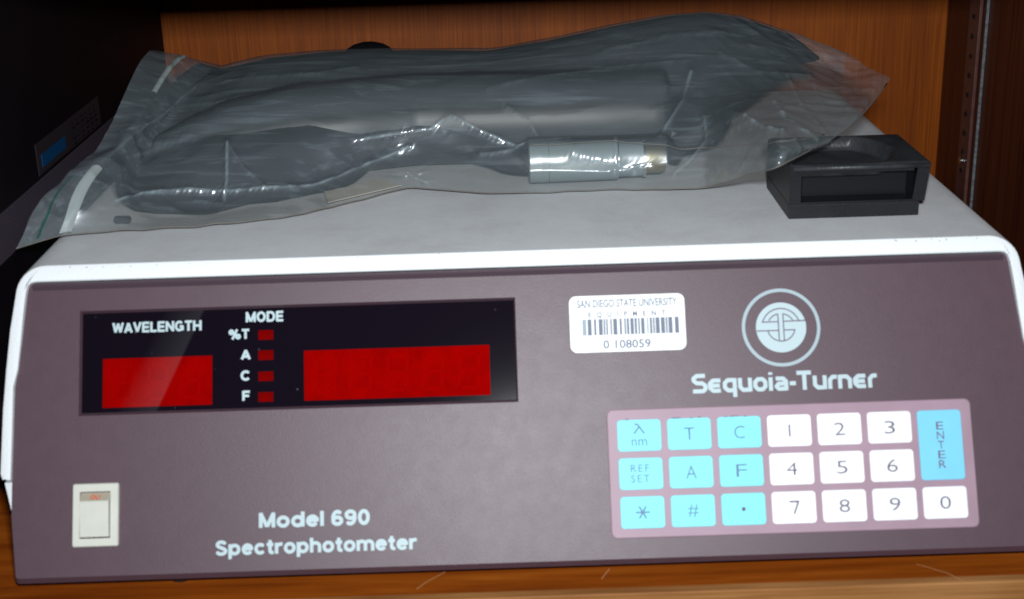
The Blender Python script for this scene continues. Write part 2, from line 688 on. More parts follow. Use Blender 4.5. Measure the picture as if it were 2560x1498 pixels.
tube(bm, [(xs - .0012, ym, z0 - dz * 7.45), (xs, ym, z0 - dz * 7.45)], .0018, 16)
build('screw_head', bm, 'chrome', st)

# black case to the left with vent ribs and a small label
XL = -.1788
cs = empty('equipment_case', (XL - .05, .21, 0), 'tall black equipment case with vent ribs and a blue-marked label, standing left of the instrument', 'equipment')
bm = bmesh.new()
box(bm, XL - .10, XL, .045, .3485, .021, .1980, .002)
build('body', bm, 'case', cs)
for fx, fy in ((XL - .09, .14), (XL - .012, .14), (XL - .09, .33), (XL - .012, .33)):
    bm = bmesh.new()
    tube(bm, [(fx, fy, .0002), (fx, fy, .0208)], [.008, .009], 20)
    build('foot', bm, 'case', cs)
rib_top = hx(100, 440, XL)
rib_low = hx(100, 556, XL)
nr = 13
zt, zb = rib_top.z, rib_low.z
rib_me = None
for k in range(nr):
    z = zt + (zb - zt) * (k + .5) / nr
    hh = abs(zt - zb) / nr
    if rib_me is None:
        bm = bmesh.new()
        rings(bm, [[Vector((XL - .0001, y, z - hh * .42)), Vector((XL + .0008, y, z - hh * .18)), Vector((XL + .0008, y, z + hh * .25)), Vector((XL - .0001, y, z + hh * .42))] for y in (.047, .345)])
        o = build('rib', bm, 'ribs', cs)
        rib_me = o.data
        c0 = WPOS[o.name]
    else:
        finish(bpy.data.objects.new('rib', rib_me), cs, Vector((c0.x, c0.y, z + (c0.z - (zt + (zb - zt) * .5 / nr)))))


def side_quad(pts, off, name, material, parent):
    bm = bmesh.new()
    q = [hx(a, b, XL + off) for a, b in pts]
    ys_ = [p.y for p in q]
    zs_ = [p.z for p in q]
    y0, y1 = min(ys_), max(ys_)
    z0, z1 = sum(sorted(zs_)[:2]) / 2, sum(sorted(zs_)[2:]) / 2
    for a in (off - .0003, off):
        pass
    rings(bm, [[Vector((XL + a, y, z)) for y, z in ((y0, z0), (y1, z0), (y1, z1), (y0, z1))] for a in (off - .00025, off)])
    return build(name, bm, material, parent)


lb = side_quad([(95, 415), (250, 322), (243, 255), (88, 332)], .0004, 'label_plate', 'label_dark', cs)
side_quad([(106, 405), (163, 371), (160, 340), (103, 375)], .0007, 'blue_print', 'label_blue', lb)
pa, pb = hx(175, 330, XL), hx(240, 290, XL)
bm = bmesh.new()
for k in range(5):
    z = pa.z + .004 - k * .0022
    for j in range(6):
        y0 = pa.y + (pb.y - pa.y) * (j + .1) / 6
        y1 = pa.y + (pb.y - pa.y) * (j + .2 + .6 * random.random()) / 6
        bm.faces.new([bm.verts.new(Vector((XL + .0006, y, zz))) for y, zz in ((y0, z), (y1, z), (y1, z + .0007), (y0, z + .0007))])
tag(build('label_print', bm, 'case', lb), kind='stuff')

# ------------------------------------------------------------------ spectrophotometer
ins = empty('spectrophotometer', (.005, .15, 0), 'grey white benchtop spectrophotometer with plum front panel, red display windows and blue and white keypad', 'lab instrument')
CX = .0055


def mir(L):                        # closed outline from the left half (top middle -> down the left side)
    return L + [(2 * CX - x, s) for x, s in L[::-1]]


# cover: front frame outline, extruded back to y = .31
arc = []
cxr, csr, rr = -.1578, .0978, .0102
for k in range(9):
    a = math.radians(90 + 78 * k / 8)
    arc.append((cxr + rr * math.cos(a), csr + rr * math.sin(a)))
outer = mir(arc + [(-.1697, .086), (-.1708, .072), (-.1716, .058), (-.1720, .0365), (-.1712, .0345)])
inner = mir([(-.1605 + .0025 * 0, .1020)] * 1 + [(-.1625, .1018), (-.1636, .1010), (-.1640, .0998)] + [(-.1643, .0985), (-.1647, .095), (-.1650, .092), (-.1653, .088), (-.1655, .085), (-.1658, .081), (-.1666, .072), (-.1680, .066), (-.1681, .05), (-.1683, .0345)])
assert len(outer) == len(inner), (len(outer), len(inner))


def back(x, s, o, y):
    p = P3(x, s, o)
    return Vector((p.x, y, p.z))


bm = bmesh.new()
FO = .0016
ox = lambda x, s, d: (x + (CX - x) * d / .17, s + (.05 - s) * d / .055)
R = [[P3(x, s, -.004) for x, s in inner], [P3(x, s, FO - .0004) for x, s in inner], [P3(*ox(x, s, -.0004), FO) for x, s in inner],
     [P3(*ox(x, s, .0011), FO) for x, s in outer], [P3(*ox(x, s, .0004), FO - .0003) for x, s in outer],
     [P3(x, s, FO - .0011) for x, s in outer]]
R.append([back(x, s, FO - .0011, .302) for x, s in outer])
R.append([back(*ox(x, s, .004), FO - .0011, .306) for x, s in outer])
Rv = rings(bm, R, False, False)
n = len(outer)
# leave the underside open between the two lower ends
for a, b in zip(Rv, Rv[1:]):
    for f in list(bm.faces):
        if all(q in f.verts for q in (a[n // 2 - 1], a[n // 2], b[n // 2 - 1], b[n // 2])):
            bm.faces.remove(f)
bm.faces.new(Rv[-1])
o = build('top_cover', bm, 'cover', ins)
smooth_angle(o, 30)

# small chips and scuffs along the front edge of the cover, specks on the panel
def flecks(name, n_, fx, fs, off, size, material, parent):
    bm_ = bmesh.new()
    for k in range(n_):
        x_, s_ = fx(), fs()
        a_ = random.uniform(*size)
        h_ = a_ * random.uniform(.2, .5)
        m_ = random.randint(5, 7)
        t0 = random.uniform(-.4, .4)
        pts = []
        for q in range(m_):
            t = 2 * math.pi * q / m_
            r_ = random.uniform(.6, 1.1)
            dx_, ds_ = a_ * r_ * math.cos(t), h_ * r_ * math.sin(t)
            pts.append(bm_.verts.new(P3(x_ + dx_ * math.cos(t0) - ds_ * math.sin(t0), s_ + dx_ * math.sin(t0) + ds_ * math.cos(t0), off + k * 1e-7)))
        bm_.faces.new(pts)
    return tag(build(name, bm_, material, parent, recalc=False), kind='stuff')


random.seed(21)
flecks('paint_chip', 46, lambda: random.uniform(-.15, .165), lambda: random.gauss(.10665, .00022), FO + .00004, (.00012, .0006), 'chip', ins)
flecks('panel_speck', 70, lambda: random.uniform(-.16, .17), lambda: random.uniform(.003, .062), .00006, (.00006, .0003), 'speck', ins)

# lower chassis (narrows towards the shelf), and the dark seam between
bm = bmesh.new()
lo = [(-.1710, .0336), (-.1672, .0190), (-.1620, .0010)]
lo = lo + [(2 * CX - x, s) for x, s in lo[::-1]]
rings(bm, [[P3(x, s, -.0012) for x, s in lo], [back(x, s, -.0012, .302) for x, s in lo]])
build('lower_chassis', bm, 'chassis', ins)
bm = bmesh.new()
rings(bm, [[P3(x, s, -.0030) for x, s in ((-.1655, .030), (CX * 2 + .1655, .030), (CX * 2 + .1655, .060), (-.1655, .060))],
           [back(x, s, -.0030, .300) for x, s in ((-.1655, .030), (CX * 2 + .1655, .030), (CX * 2 + .1655, .060), (-.1655, .060))]])
build('seam_gasket', bm, 'gap', ins)

# front panel with the display opening
wx0 = (pan(200, 768)[0] + pan(190, 1022)[0]) / 2
wx1 = (pan(1268, 730)[0] + pan(1275, 992)[0]) / 2
ws1 = (pan(200, 768)[1] + pan(1268, 730)[1]) / 2
ws0 = (pan(190, 1022)[1] + pan(1275, 992)[1]) / 2
pl = mir([(-.1612, .1016), (-.1628, .1014), (-.1636, .1005), (-.1640, .0985), (-.1657, .081), (-.1677, .066), (-.1681, .036), (-.1681, .022), (-.1663, .0022), (-.1655, .0016)])
bm = bmesh.new()
front = [bm.verts.new(P3(x, s, 0)) for x, s in pl]
edge2 = [bm.verts.new(P3(x, s - (.0018 if s < .003 else 0), -.0020)) for x, s in [(x + (CX - x) * -.002, s) for x, s in pl]]
edge3 = [bm.verts.new(v.co - EN * .006) for v in edge2]
hole = [bm.verts.new(P3(x, s, 0)) for x, s in ((wx0, ws0), (wx1, ws0), (wx1, ws1), (wx0, ws1))]
hole2 = [bm.verts.new(P3(x, s, -.0017)) for x, s in ((wx0 + .0006, ws0 + .0011), (wx1 - .0006, ws0 + .0011), (wx1 - .0006, ws1 - .0008), (wx0 + .0006, ws1 - .0008))]
es = []
for ring_ in (front, hole):
    for i in range(len(ring_)):
        es.append(bm.edges.new((ring_[i], ring_[(i + 1) % len(ring_)])))
bmesh.ops.triangle_fill(bm, use_beauty=True, use_dissolve=False, edges=es, normal=EN)
for a, b in ((front, edge2), (edge2, edge3), (hole, hole2)):
    for i in range(len(a)):
        bm.faces.new((a[i], a[(i + 1) % len(a)], b[(i + 1) % len(a)], b[i]))
fp = build('front_panel', bm, 'panel', ins)
# raised lip along the panel's top edge
bm = bmesh.new()
prof = [(.1014, .0000), (.1013, .0010), (.1005, .0011), (.0991, .0002)]
rings(bm, [[P3(x, s, o_) for s, o_ in prof] for x in (-.1622, 2 * CX + .1622)])
build('top_lip', bm, 'groove', ins)

# display window
dw_bm = bmesh.new()
slab(dw_bm, [(wx0, ws0), (wx1, ws0), (wx1, ws1), (wx0, ws1)], -.0030, -.0016)
dw = build('display_window', dw_bm, 'glass', ins)
GO = -.00155


def pq(x0, y0, x1, y1, x2, y2, x3, y3):   # tl, tr, br, bl display px -> panel box x0,x1,s0,s1 at the filter's plane
    a, b, c, d = [pan(*p) for p in ((x0, y0), (x1, y1), (x2, y2), (x3, y3))]
    return (a[0] + d[0]) / 2, (b[0] + c[0]) / 2, (c[1] + d[1]) / 2, (a[1] + b[1]) / 2


def flat(name, bx, off, material, parent, th=.00012):
    bm_ = bmesh.new()
    slab(bm_, [(bx[0], bx[2]), (bx[1], bx[2]), (bx[1], bx[3]), (bx[0], bx[3])], off - th, off)
    return build(name, bm_, material, parent)


SEG = {'a': (.1, .9, .92, 1.), 'g': (.1, .9, .46, .54), 'd': (.1, .9, 0, .08), 'f': (0, .14, .53, .97), 'b': (.86, 1., .53, .97), 'e': (0, .14, .03, .47), 'c': (.86, 1., .03, .47)}


def readout(bx, n, mgx, mgs):
    rd = flat('red_readout', bx, GO + .0002, 'red', dw)
    W = bx[1] - bx[0]
    Hh = bx[3] - bx[2]
    pitch = (W - 2 * mgx) / n
    for i in range(n):
        bm_ = bmesh.new()
        dwid = pitch * .62
        dx0 = bx[0] + mgx + pitch * i + pitch * .19
        for kx0, kx1, ks0, ks1 in SEG.values():
            q = []
            for kx, ks in ((kx0, ks0), (kx1, ks0), (kx1, ks1), (kx0, ks1)):
                s_ = bx[2] + mgs + ks * (Hh - 2 * mgs)
                q.append(bm_.verts.new(P3(dx0 + kx * dwid + (ks - .5) * .0010, s_, GO + .00023)))
            bm_.faces.new(q)
        build('digit', bm_, 'red_seg', dw, recalc=False)


readout(pq(252, 883, 519, 874, 521, 994, 248, 1005), 3, .0016, .0022)
readout(pq(748, 863, 1204, 847, 1207, 970, 746, 987), 5, .001, .0022)
for yy in (824, 874, 926, 977):
    flat('indicator_light', pq(634, yy - 12, 671, yy - 13, 671, yy + 10, 634, yy + 12), GO + .0002, 'red_dim', dw)


def EL(cx, cy, rx, ry, a0, a1, n_=14):
    return [(cx + rx * math.cos(math.radians(a0 + (a1 - a0) * k / n_)), cy + ry * math.sin(math.radians(a0 + (a1 - a0) * k / n_))) for k in range(n_ + 1)]


FONT = {                           # heavy grotesque capitals and lower case as centre lines
    'o': (.68, [EL(.34, .37, .24, .285, 90, 450, 24)]),
    'p': (.70, [[(.1, .74), (.1, -.27)], EL(.36, .37, .235, .285, 90, 450, 24)]),
    'd': (.70, [[(.6, 1), (.6, 0)], EL(.34, .37, .235, .285, 90, 450, 24)]),
    'e': (.67, [[(.12, .40)] + [(.57, .40)] + EL(.34, .37, .235, .285, 8, 322, 20)]),
    'c': (.64, [EL(.34, .37, .235, .285, 42, 318, 20)]),
    't': (.43, [[(.21, .95), (.21, .24)] + EL(.33, .21, .12, .12, 180, 270, 5) + [(.40, .09)], [(.02, .645), (.40, .645)]]),
    'r': (.46, [[(.1, .74), (.1, 0)], EL(.36, .40, .26, .25, 180, 95, 6) + [(.44, .65)]]),
    'h': (.66, [[(.1, 1), (.1, 0)], EL(.325, .42, .225, .235, 180, 0, 12) + [(.55, 0)]]),
    'm': (1.02, [[(.1, .74), (.1, 0)], EL(.305, .44, .205, .215, 180, 0, 10) + [(.51, 0)], EL(.715, .44, .205, .215, 180, 0, 10) + [(.92, 0)]]),
    'l': (.20, [[(.1, 1), (.1, 0)]]),
    'S': (.69, [EL(.345, .725, .225, .185, 18, 262, 14) + EL(.345, .285, .245, .195, 82, -165, 14)]),
    'M': (.84, [[(.1, 0), (.1, 1)], [(.1, .95), (.42, .06)], [(.42, .06), (.74, .95)], [(.74, 1), (.74, 0)]]),
    '6': (.62, [EL(.31, .315, .21, .225, 0, 360, 22), EL(.325, .5, .225, .41, 205, 48, 12)]),
    '9': (.62, [EL(.31, .685, .21, .225, 0, 360, 22), EL(.295, .5, .225, .41, 25, -132, 12)]),
    '0': (.62, [EL(.31, .5, .21, .41, 0, 360, 26)]),
    'W': (.92, [[(.07, 1), (.26, .06)], [(.26, .06), (.46, .93)], [(.46, .93), (.66, .06)], [(.66, .06), (.85, 1)]]),
    'A': (.70, [[(.07, 0), (.35, .94)], [(.35, .94), (.63, 0)], [(.18, .29), (.52, .29)]]),
    'V': (.68, [[(.07, 1), (.34, .07)], [(.34, .07), (.61, 1)]]),
    'E': (.62, [[(.1, 1), (.1, 0)], [(.1, .91), (.60, .91)], [(.1, .5), (.56, .5)], [(.1, .09), (.60, .09)]]),
    'F': (.58, [[(.1, 1), (.1, 0)], [(.1, .91), (.58, .91)], [(.1, .49), (.52, .49)]]),
    'L': (.56, [[(.1, 1), (.1, 0)], [(.1, .09), (.55, .09)]]),
    'N': (.72, [[(.1, 0), (.1, 1)], [(.1, .93), (.62, .07)], [(.62, 0), (.62, 1)]]),
    'G': (.76, [EL(.37, .5, .275, .41, 42, 325, 22), [(.645, .05), (.645, .46), (.40, .46)]]),
    'C': (.72, [EL(.37, .5, .275, .41, 42, 318, 22)]),
    'T': (.64, [[(.02, .91), (.62, .91)], [(.32, .91), (.32, 0)]]),
    'H': (.72, [[(.1, 0), (.1, 1)], [(.62, 0), (.62, 1)], [(.1, .5), (.62, .5)]]),
    'O': (.78, [EL(.39, .5, .285, .41, 0, 360, 26)]),
    'D': (.74, [[(.1, 0), (.1, 1)], [(.1, .91), (.34, .91)] + EL(.36, .5, .27, .41, 90, -90, 14) + [(.1, .09)]]),
    '%': (1.0, [EL(.22, .72, .14, .17, 0, 360, 14), EL(.76, .26, .14, .17, 0, 360, 14), [(.30, -.02), (.68, 1.0)]]),
    ' ': (.26, []),
}


def bold_text(s, bl, br, h, off, material, parent, wt=.215):
    a, b = pan(*bl), pan(*br)
    s0 = (a[1] + b[1]) / 2
    k = pan(bl[0], bl[1] - h)[1] - a[1]
    tot_ = sum(FONT[c][0] + .05 for c in s) - .05
    kx_ = (b[0] - a[0]) / tot_
    bm_ = bmesh.new()
    x_ = 0
    for c in s:
        strokes(bm_, FONT[c][1], (kx_ * .5 + k * .5) * wt, lambda gx, gs, x_=x_: (a[0] + (x_ + gx) * kx_, s0 + gs * k), off)
        x_ += FONT[c][0] + .05
    return build('lettering', bm_, material, parent, recalc=False)


def px_text(name, s, bl, br, h, off, material, parent, bold=.02, spacing=1., cap='H'):
    a, b = pan(*bl), pan(*br)
    s0 = (a[1] + b[1]) / 2
    k = (pan(bl[0], bl[1] - h)[1] - a[1])
    return lettering(name, s, a[0], b[0], s0, s0 + k, off, material, parent, bold, spacing, cap)


bold_text('WAVELENGTH', (274, 819), (494, 812), 25, GO + .0002, 'print', dw)
bold_text('MODE', (603, 792), (696, 789), 25, GO + .0002, 'print', dw)
bold_text('%T', (561, 834), (612, 833), 24, GO + .0002, 'print', dw)
bold_text('A', (591, 884), (615, 883), 24, GO + .0002, 'print', dw)
bold_text('C', (590, 936), (615, 935), 24, GO + .0002, 'print', dw)
bold_text('F', (594, 986), (613, 985), 24, GO + .0002, 'print', dw)

# panel lettering
bold_text('Model 690', (637, 1299), (911, 1291), 37, .00015, 'print', ins)
bold_text('Spectrophotometer', (530, 1367), (1027, 1352), 36, .00015, 'print', ins)

# maker's name in its squared letters
GL = {
    'S': (1.08, [[(1.0, 1.24), (.36, 1.24), (.13, 1.06), (.13, .9), (.34, .72), (.76, .70), (1.0, .52), (1.0, .3), (.82, .13), (.05, .13)]]),
    'e': (.98, [[(.92, .87), (.36, .87), (.13, .66), (.13, .34), (.36, .13), (.92, .13)], [(.13, .5), (.86, .5)]]),
    'q': (1.02, [[(.87, .87), (.36, .87), (.13, .66), (.13, .34), (.36, .13), (.87, .13)], [(.87, 1.), (.87, -.36)]]),
    'u': (1.0, [[(.13, 1), (.13, .34), (.34, .13), (.87, .13)], [(.87, 1), (.87, 0)]]),
    'o': (1.02, [[(.5, .87), (.34, .87), (.13, .66), (.13, .34), (.34, .13), (.68, .13), (.89, .34), (.89, .66), (.68, .87), (.5, .87)]]),
    'i': (.30, [[(.14, 0), (.14, .98)], [(.14, 1.16), (.14, 1.34)]]),
    'a': (1.0, [[(.1, .87), (.64, .87), (.86, .66), (.86, 0)], [(.86, .13), (.3, .13), (.13, .30), (.3, .5), (.86, .5)]]),
    '-': (.52, [[(0, .5), (.46, .5)]]),
    'T': (.98, [[(-.1, 1.24), (.98, 1.24)], [(.46, 1.24), (.46, 0)]]),
    'r': (.62, [[(.13, 0), (.13, .66), (.34, .87), (.66, .87)]]),
    'n': (1.0, [[(.13, 0), (.13, 1.)], [(.13, .87), (.64, .87), (.87, .66), (.87, 0)]]),
}
bl, br = pan(1704, 967), pan(2158, 955)
s0 = (bl[1] + br[1]) / 2
word = 'Sequoia-Turner'
tot = sum(GL[c][0] + .13 for c in word) - .13
kx = (br[0] - bl[0]) / tot
ks = (pan(1704, 967 - 34)[1] - bl[1]) / 1.0
bm = bmesh.new()
xx = 0
for c in word:
    strokes(bm, GL[c][1], kx * .305, lambda gx, gs, xx=xx: (bl[0] + (xx + gx) * kx, s0 + gs * ks), .00015)
    xx += GL[c][0] + .13
build('maker_name', bm, 'print', ins, recalc=False)

# emblem
def ringm(bm_, cx, cs_, r0, r1, off, n_=72):
    a = [bm_.verts.new(P3(cx + r0 * math.cos(2 * math.pi * k / n_), cs_ + r0 * math.sin(2 * math.pi * k / n_), off)) for k in range(n_)]
    b = [bm_.verts.new(P3(cx + r1 * math.cos(2 * math.pi * k / n_), cs_ + r1 * math.sin(2 * math.pi * k / n_), off)) for k in range(n_)]
    for k in range(n_):
        bm_.faces.new((a[k], b[k], b[(k + 1) % n_], a[(k + 1) % n_]))


ec = pan(1922, 806)
er = (pan(2018, 803)[0] - pan(1825, 809)[0]) / 2
bm = bmesh.new()
ringm(bm, ec[0], ec[1], er * .915, er, .00015)
em = build('emblem', bm, 'print_ring', ins, recalc=False)
tag(em, 'round ring emblem around a disc of interlocked letters')
bm = bmesh.new()
rd = er * .64
bm.faces.new([bm.verts.new(P3(ec[0] + rd * math.cos(2 * math.pi * k / 72), ec[1] + rd * math.sin(2 * math.pi * k / 72), .00015)) for k in range(72)])
build('emblem_disc', bm, 'print', em, recalc=False)
A = lambda r, a0, a1, n_=14, cy=0.: [(r * math.cos(math.radians(a0 + (a1 - a0) * k / n_)), cy + r * math.sin(math.radians(a0 + (a1 - a0) * k / n_))) for k in range(n_ + 1)]
bm = bmesh.new()
strokes(bm, [A(.76, 164, 16), [(-.76, .23), (-.12, .23)], [(.12, .24), (.97, .25)], A(.55, 150, 103, 6), A(.55, 77, 30, 6),
             [(-.10, .56), (-.10, -.52)], [(.10, .56), (.10, -.52)], [(-.98, -.12), (-.12, -.12)], [(.12, -.11), (.56, -.11)],
             A(.55, 192, 348, 14)], er * .030, lambda a, b: (ec[0] + a * rd, ec[1] + b * rd), .0002)
build('emblem_lines', bm, 'legend', em, recalc=False)

# asset sticker
sx = pq(1402, 725, 1686, 727, 1687, 864, 1402, 866)
bm = bmesh.new()
slab(bm, rrect(*sx, .0024, 5), 0.00002, .00022)
sk = build('asset_sticker', bm, 'sticker', ins)
tag(sk, 'white rounded equipment barcode label')
SO = .00027
px_text('lettering', 'SAN DIEGO STATE UNIVERSITY', (1420, 758), (1666, 752), 19, SO, 'ink', sk, .018)
px_text('lettering', 'EQUIPMENT', (1448, 781), (1638, 777), 13, SO, 'ink', sk, .03, 2.6)
px_text('lettering', '0 108059', (1485, 858), (1602, 856), 21, SO, 'ink', sk, .02)
b0, b1 = pan(1434, 827), pan(1664, 825)
bt = pan(1434, 787)[1]
bb = b0[1]
bm = bmesh.new()
bm2 = bmesh.new()
x = b0[0]
random.seed(11)
while x < b1[0]:
    wv = random.choice((.0006, .0008, .0012, .0014))
    tgt = bm if random.random() < .7 else bm2
    tgt.faces.new([tgt.verts.new(P3(a, b, SO)) for a, b in ((x, bb), (x + wv, bb), (x + wv, bt), (x, bt))])
    x += wv + random.choice((.0003, .0004, .0008))
tag(build('barcode', bm, 'ink', sk, recalc=False), kind='stuff')
tag(build('barcode_faded', bm2, 'ink_mid', sk, recalc=False), kind='stuff')

# keypad
kp = pq(1492, 1010, 2388, 980, 2407, 1296, 1505, 1328)
bm = bmesh.new()
slab(bm, rrect(*kp, .0020, 4), .00002, .0009, .0003)
build('keypad_plate', bm, 'keypad', ins)
C2 = lambda x, y: ((1480 + x / 2.52) / DS, (960 + y / 2.52) / DS)
g = pq(*C2(157, 222), *C2(2317, 170), *C2(2363, 850), *C2(180, 908))
px_ = (g[1] - g[0]) / (6 + .873)
kw = px_ * .873
ps = (g[3] - g[2]) / (2 + .825)
kh = ps * .825
KO = .0009
key_me = {}
legends = [['λ', 'T', 'C', '1', '2', '3', None], ['REF', 'A', 'F', '4', '5', '6', None], ['*', '#', '.', '7', '8', '9', '0']]


def key(x0, x1, s0_, s1_, matn):
    k = (round((x1 - x0) * 1e5), round((s1_ - s0_) * 1e5), matn)
    if k not in key_me:
        bm_ = bmesh.new()
        slab(bm_, rrect(x0, x1, s0_, s1_, .0012, 4), KO - .0001, KO + .00035, .00012)
        o_ = build('key', bm_, matn, ins)
        key_me[k] = (o_.data, WPOS[o_.name] - P3((x0 + x1) / 2, (s0_ + s1_) / 2))
        return o_
    me_, d = key_me[k]
    return finish(bpy.data.objects.new('key', me_), ins, P3((x0 + x1) / 2, (s0_ + s1_) / 2) + d)


LO = KO + .00042
for r_ in range(3):
    for c_ in range(7):
        L_ = legends[r_][c_]
        if L_ is None and r_ == 1:
            continue
        x0 = g[0] + px_ * c_
        s1_ = g[3] - ps * r_
        s0_ = s1_ - kh
        if c_ == 6 and r_ == 0:
            s0_ = s1_ - kh - ps
        mn = 'key_blue' if c_ < 3 else ('key_enter' if (c_ == 6 and r_ == 0) else 'key_white')
        ko = key(x0, x0 + kw, s0_, s1_, mn)
        xc, sc = x0 + kw / 2, (s0_ + s1_) / 2
        h = kh * .40
        if mn == 'key_enter':
            tag(ko, 'tall sky blue enter key')
            hh = kh * .25
            for q_, ch in enumerate('ENTER'):
                sb = sc + hh * 1.22 * (1.5 - q_) + hh * .1
                lettering('legend', ch, xc - hh * .46 * (.85 if ch == 'T' else 1), xc + hh * .46 * (.85 if ch == 'T' else 1), sb, sb + hh, LO, 'legend_blue' if False else 'legend', ko, .0)
        elif L_ == 'REF':
            lettering('legend', 'REF', xc - kw * .23, xc + kw * .19, sc + kh * .06, sc + kh * .29, LO, 'legend_blue', ko, 0, 1.25)
            lettering('legend', 'SET', xc - kw * .23, xc + kw * .19, sc - kh * .27, sc - kh * .04, LO, 'legend_blue', ko, 0, 1.25)
        elif L_ == 'λ':
            bm = bmesh.new()
            f = lambda a, b: (xc + a * kh * .33, sc + kh * .02 + b * kh * .33)
            strokes(bm, [[(-.42, 1.0), (-.15, 1.02), (.5, .1)], [(.0, .76), (-.5, .1)]], kh * .05, f, LO)
            build('legend', bm, 'legend_blue', ko, recalc=False)
            lettering('legend', 'nm', xc - kw * .18, xc + kw * .17, sc - kh * .33, sc - kh * .12, LO, 'legend_blue', ko, 0, 1., None)
        elif L_ == '*':
            bm = bmesh.new()
            f = lambda a, b: (xc + a * kh * .22, sc + b * kh * .22)
            for a in (0, 60, 120):
                ca, sa = math.cos(math.radians(a)), math.sin(math.radians(a))
                strokes(bm, [[(-ca, -sa), (ca, sa)]], kh * .05, f, LO + a * 1e-8)
            build('legend', bm, 'legend_blue', ko, recalc=False)
        elif L_ == '.':
            bm = bmesh.new()
            bm.faces.new([bm.verts.new(P3(xc + kh * .065 * math.cos(t * .3927), sc + kh * .065 * math.sin(t * .3927), LO)) for t in range(16)])
            build('legend', bm, 'legend', ko, recalc=False)
        elif L_ == '1':
            bm = bmesh.new()
            strokes(bm, [[(0, -.5), (0, .5)]], kh * .055, lambda a, b: (xc, sc + b * h * .95), LO)
            build('legend', bm, 'legend', ko, recalc=False)
        elif L_ == '7':
            bm = bmesh.new()
            strokes(bm, [[(-.36, .46), (.36, .46), (-.02, -.5)]], kh * .055, lambda a, b: (xc + a * h, sc + b * h), LO)
            build('legend', bm, 'legend', ko, recalc=False)
        else:
            lettering('legend', L_, xc - h * .42, xc + h * .42, sc - h / 2, sc + h / 2, LO, 'legend_blue' if c_ < 3 else 'legend', ko, -.008, 1., None)
# scuffed dark marks along the top of the first keys
bm = bmesh.new()
random.seed(5)
for cx_ in (1655, 1670, 1700, 1722, 1783, 1795, 1810, 1835, 1545):
    a = pan(cx_, 1027 if cx_ > 1600 else 1034)
    for k in range(2):
        x_ = a[0] + random.uniform(-.0006, .0006)
        s_ = g[3] - .0001 + random.uniform(-.0001, .0002)
        l_ = random.uniform(.0004, .0009)
        bm.faces.new([bm.verts.new(P3(x_ + q[0] * l_, s_ + q[1] * .00035, LO + .00001)) for q in ((-.5, 0), (.5, .3), (.6, 1), (-.5, .8))])
tag(build('pen_mark', bm, 'legend', ins, recalc=False), kind='stuff')

# rocker switch
sw = pq(181, 1192, 294, 1188, 294, 1344, 181, 1347)
sxc, ssc = (sw[0] + sw[1]) / 2, (sw[2] + sw[3]) / 2
sw_w, sw_h = sw[1] - sw[0], sw[3] - sw[2]
ix0, ix1 = sw[0] + sw_w * .16, sw[0] + sw_w * .83
is0, is1 = sw[2] + sw_h * .13, sw[2] + sw_h * .87
bm = bmesh.new()
out = rrect(*sw, .0007, 3)
inn = rrect(ix0, ix1, is0, is1, .0002, 3)
ob = [(sxc + (x - sxc) * .96, ssc + (s - ssc) * .97) for x, s in out]
rings(bm, [[P3(x, s, .00002) for x, s in out], [P3(x, s, .0012) for x, s in out], [P3(x, s, .0016) for x, s in ob], [P3(x, s, .0016) for x, s in inn], [P3(x, s, -.002) for x, s in inn]], False, True)
bz = build('switch_bezel', bm, 'ivory', ins)
gp = .00035
bm = bmesh.new()
a0, a1, c0_, c1_ = ix0 + gp, ix1 - gp, is0 + gp * 1.5, is1 - gp
ridge = c0_ + (c1_ - c0_) * .80
prof = [(c0_, -.001), (c0_, .0021), (ridge - .0006, .0029), (ridge, .0027), (c1_, .0002), (c1_, -.001)]
rings(bm, [[P3(x, s, o_) for s, o_ in prof] for x in (a0, a1)])
build('rocker', bm, 'ivory', bz)
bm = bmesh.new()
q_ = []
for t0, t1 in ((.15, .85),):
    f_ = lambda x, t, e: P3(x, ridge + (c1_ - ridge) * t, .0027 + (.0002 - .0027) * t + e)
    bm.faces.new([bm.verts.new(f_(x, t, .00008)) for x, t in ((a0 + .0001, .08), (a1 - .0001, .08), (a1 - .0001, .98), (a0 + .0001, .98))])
build('rocker_shade_strip', bm, 'ivory_dark', bz, recalc=False)  # darker ivory paints the shade on the rocker's upper slope
bm = bmesh.new()
wA = a1 - a0
for cxx in (.42, .60):
    n_ = 18
    for rr0, rr1 in ((.55, 1.),):
        A_ = [bm.verts.new(f_(a0 + wA * (cxx + .085 * rr0 * math.cos(2 * math.pi * k / n_)), .5 + .3 * rr0 * math.sin(2 * math.pi * k / n_), .00018)) for k in range(n_)]
        B_ = [bm.verts.new(f_(a0 + wA * (cxx + .085 * rr1 * math.cos(2 * math.pi * k / n_)), .5 + .3 * rr1 * math.sin(2 * math.pi * k / n_), .00018)) for k in range(n_)]
        for k in range(n_):
            if cxx > .5 and k in (3, 4, 5):
                continue
            bm.faces.new((A_[k], B_[k], B_[(k + 1) % n_], A_[(k + 1) % n_]))
build('switch_mark', bm, 'switch_red', bz, recalc=False)

# rubber feet
for fx, fy in ((-.1135, .0115), (.125, .03), (-.1135, .27), (.125, .27)):
    bm = bmesh.new()
    tube(bm, [(fx, fy, .0001), (fx, fy, .0015), (fx, fy, .0095)], [.0042, .0050, .0055], 24)
    build('rubber_foot', bm, 'rubber', ins)

# sample compartment lid (black housing at the right of the top)
lx0, lx1, ly0, ly1 = .1045, .1537, .0768, .1195
T = TOP
lid_bm = bmesh.new()
# flat foot, narrower
box(lid_bm, lx0, lx1 - .0018, ly0, ly1, T - .0012, T + .0042, .0003)
lid = build('sample_lid', lid_bm, 'black', ins)
tag(lid, 'black moulded sample compartment housing with a finger scoop and open front slot')
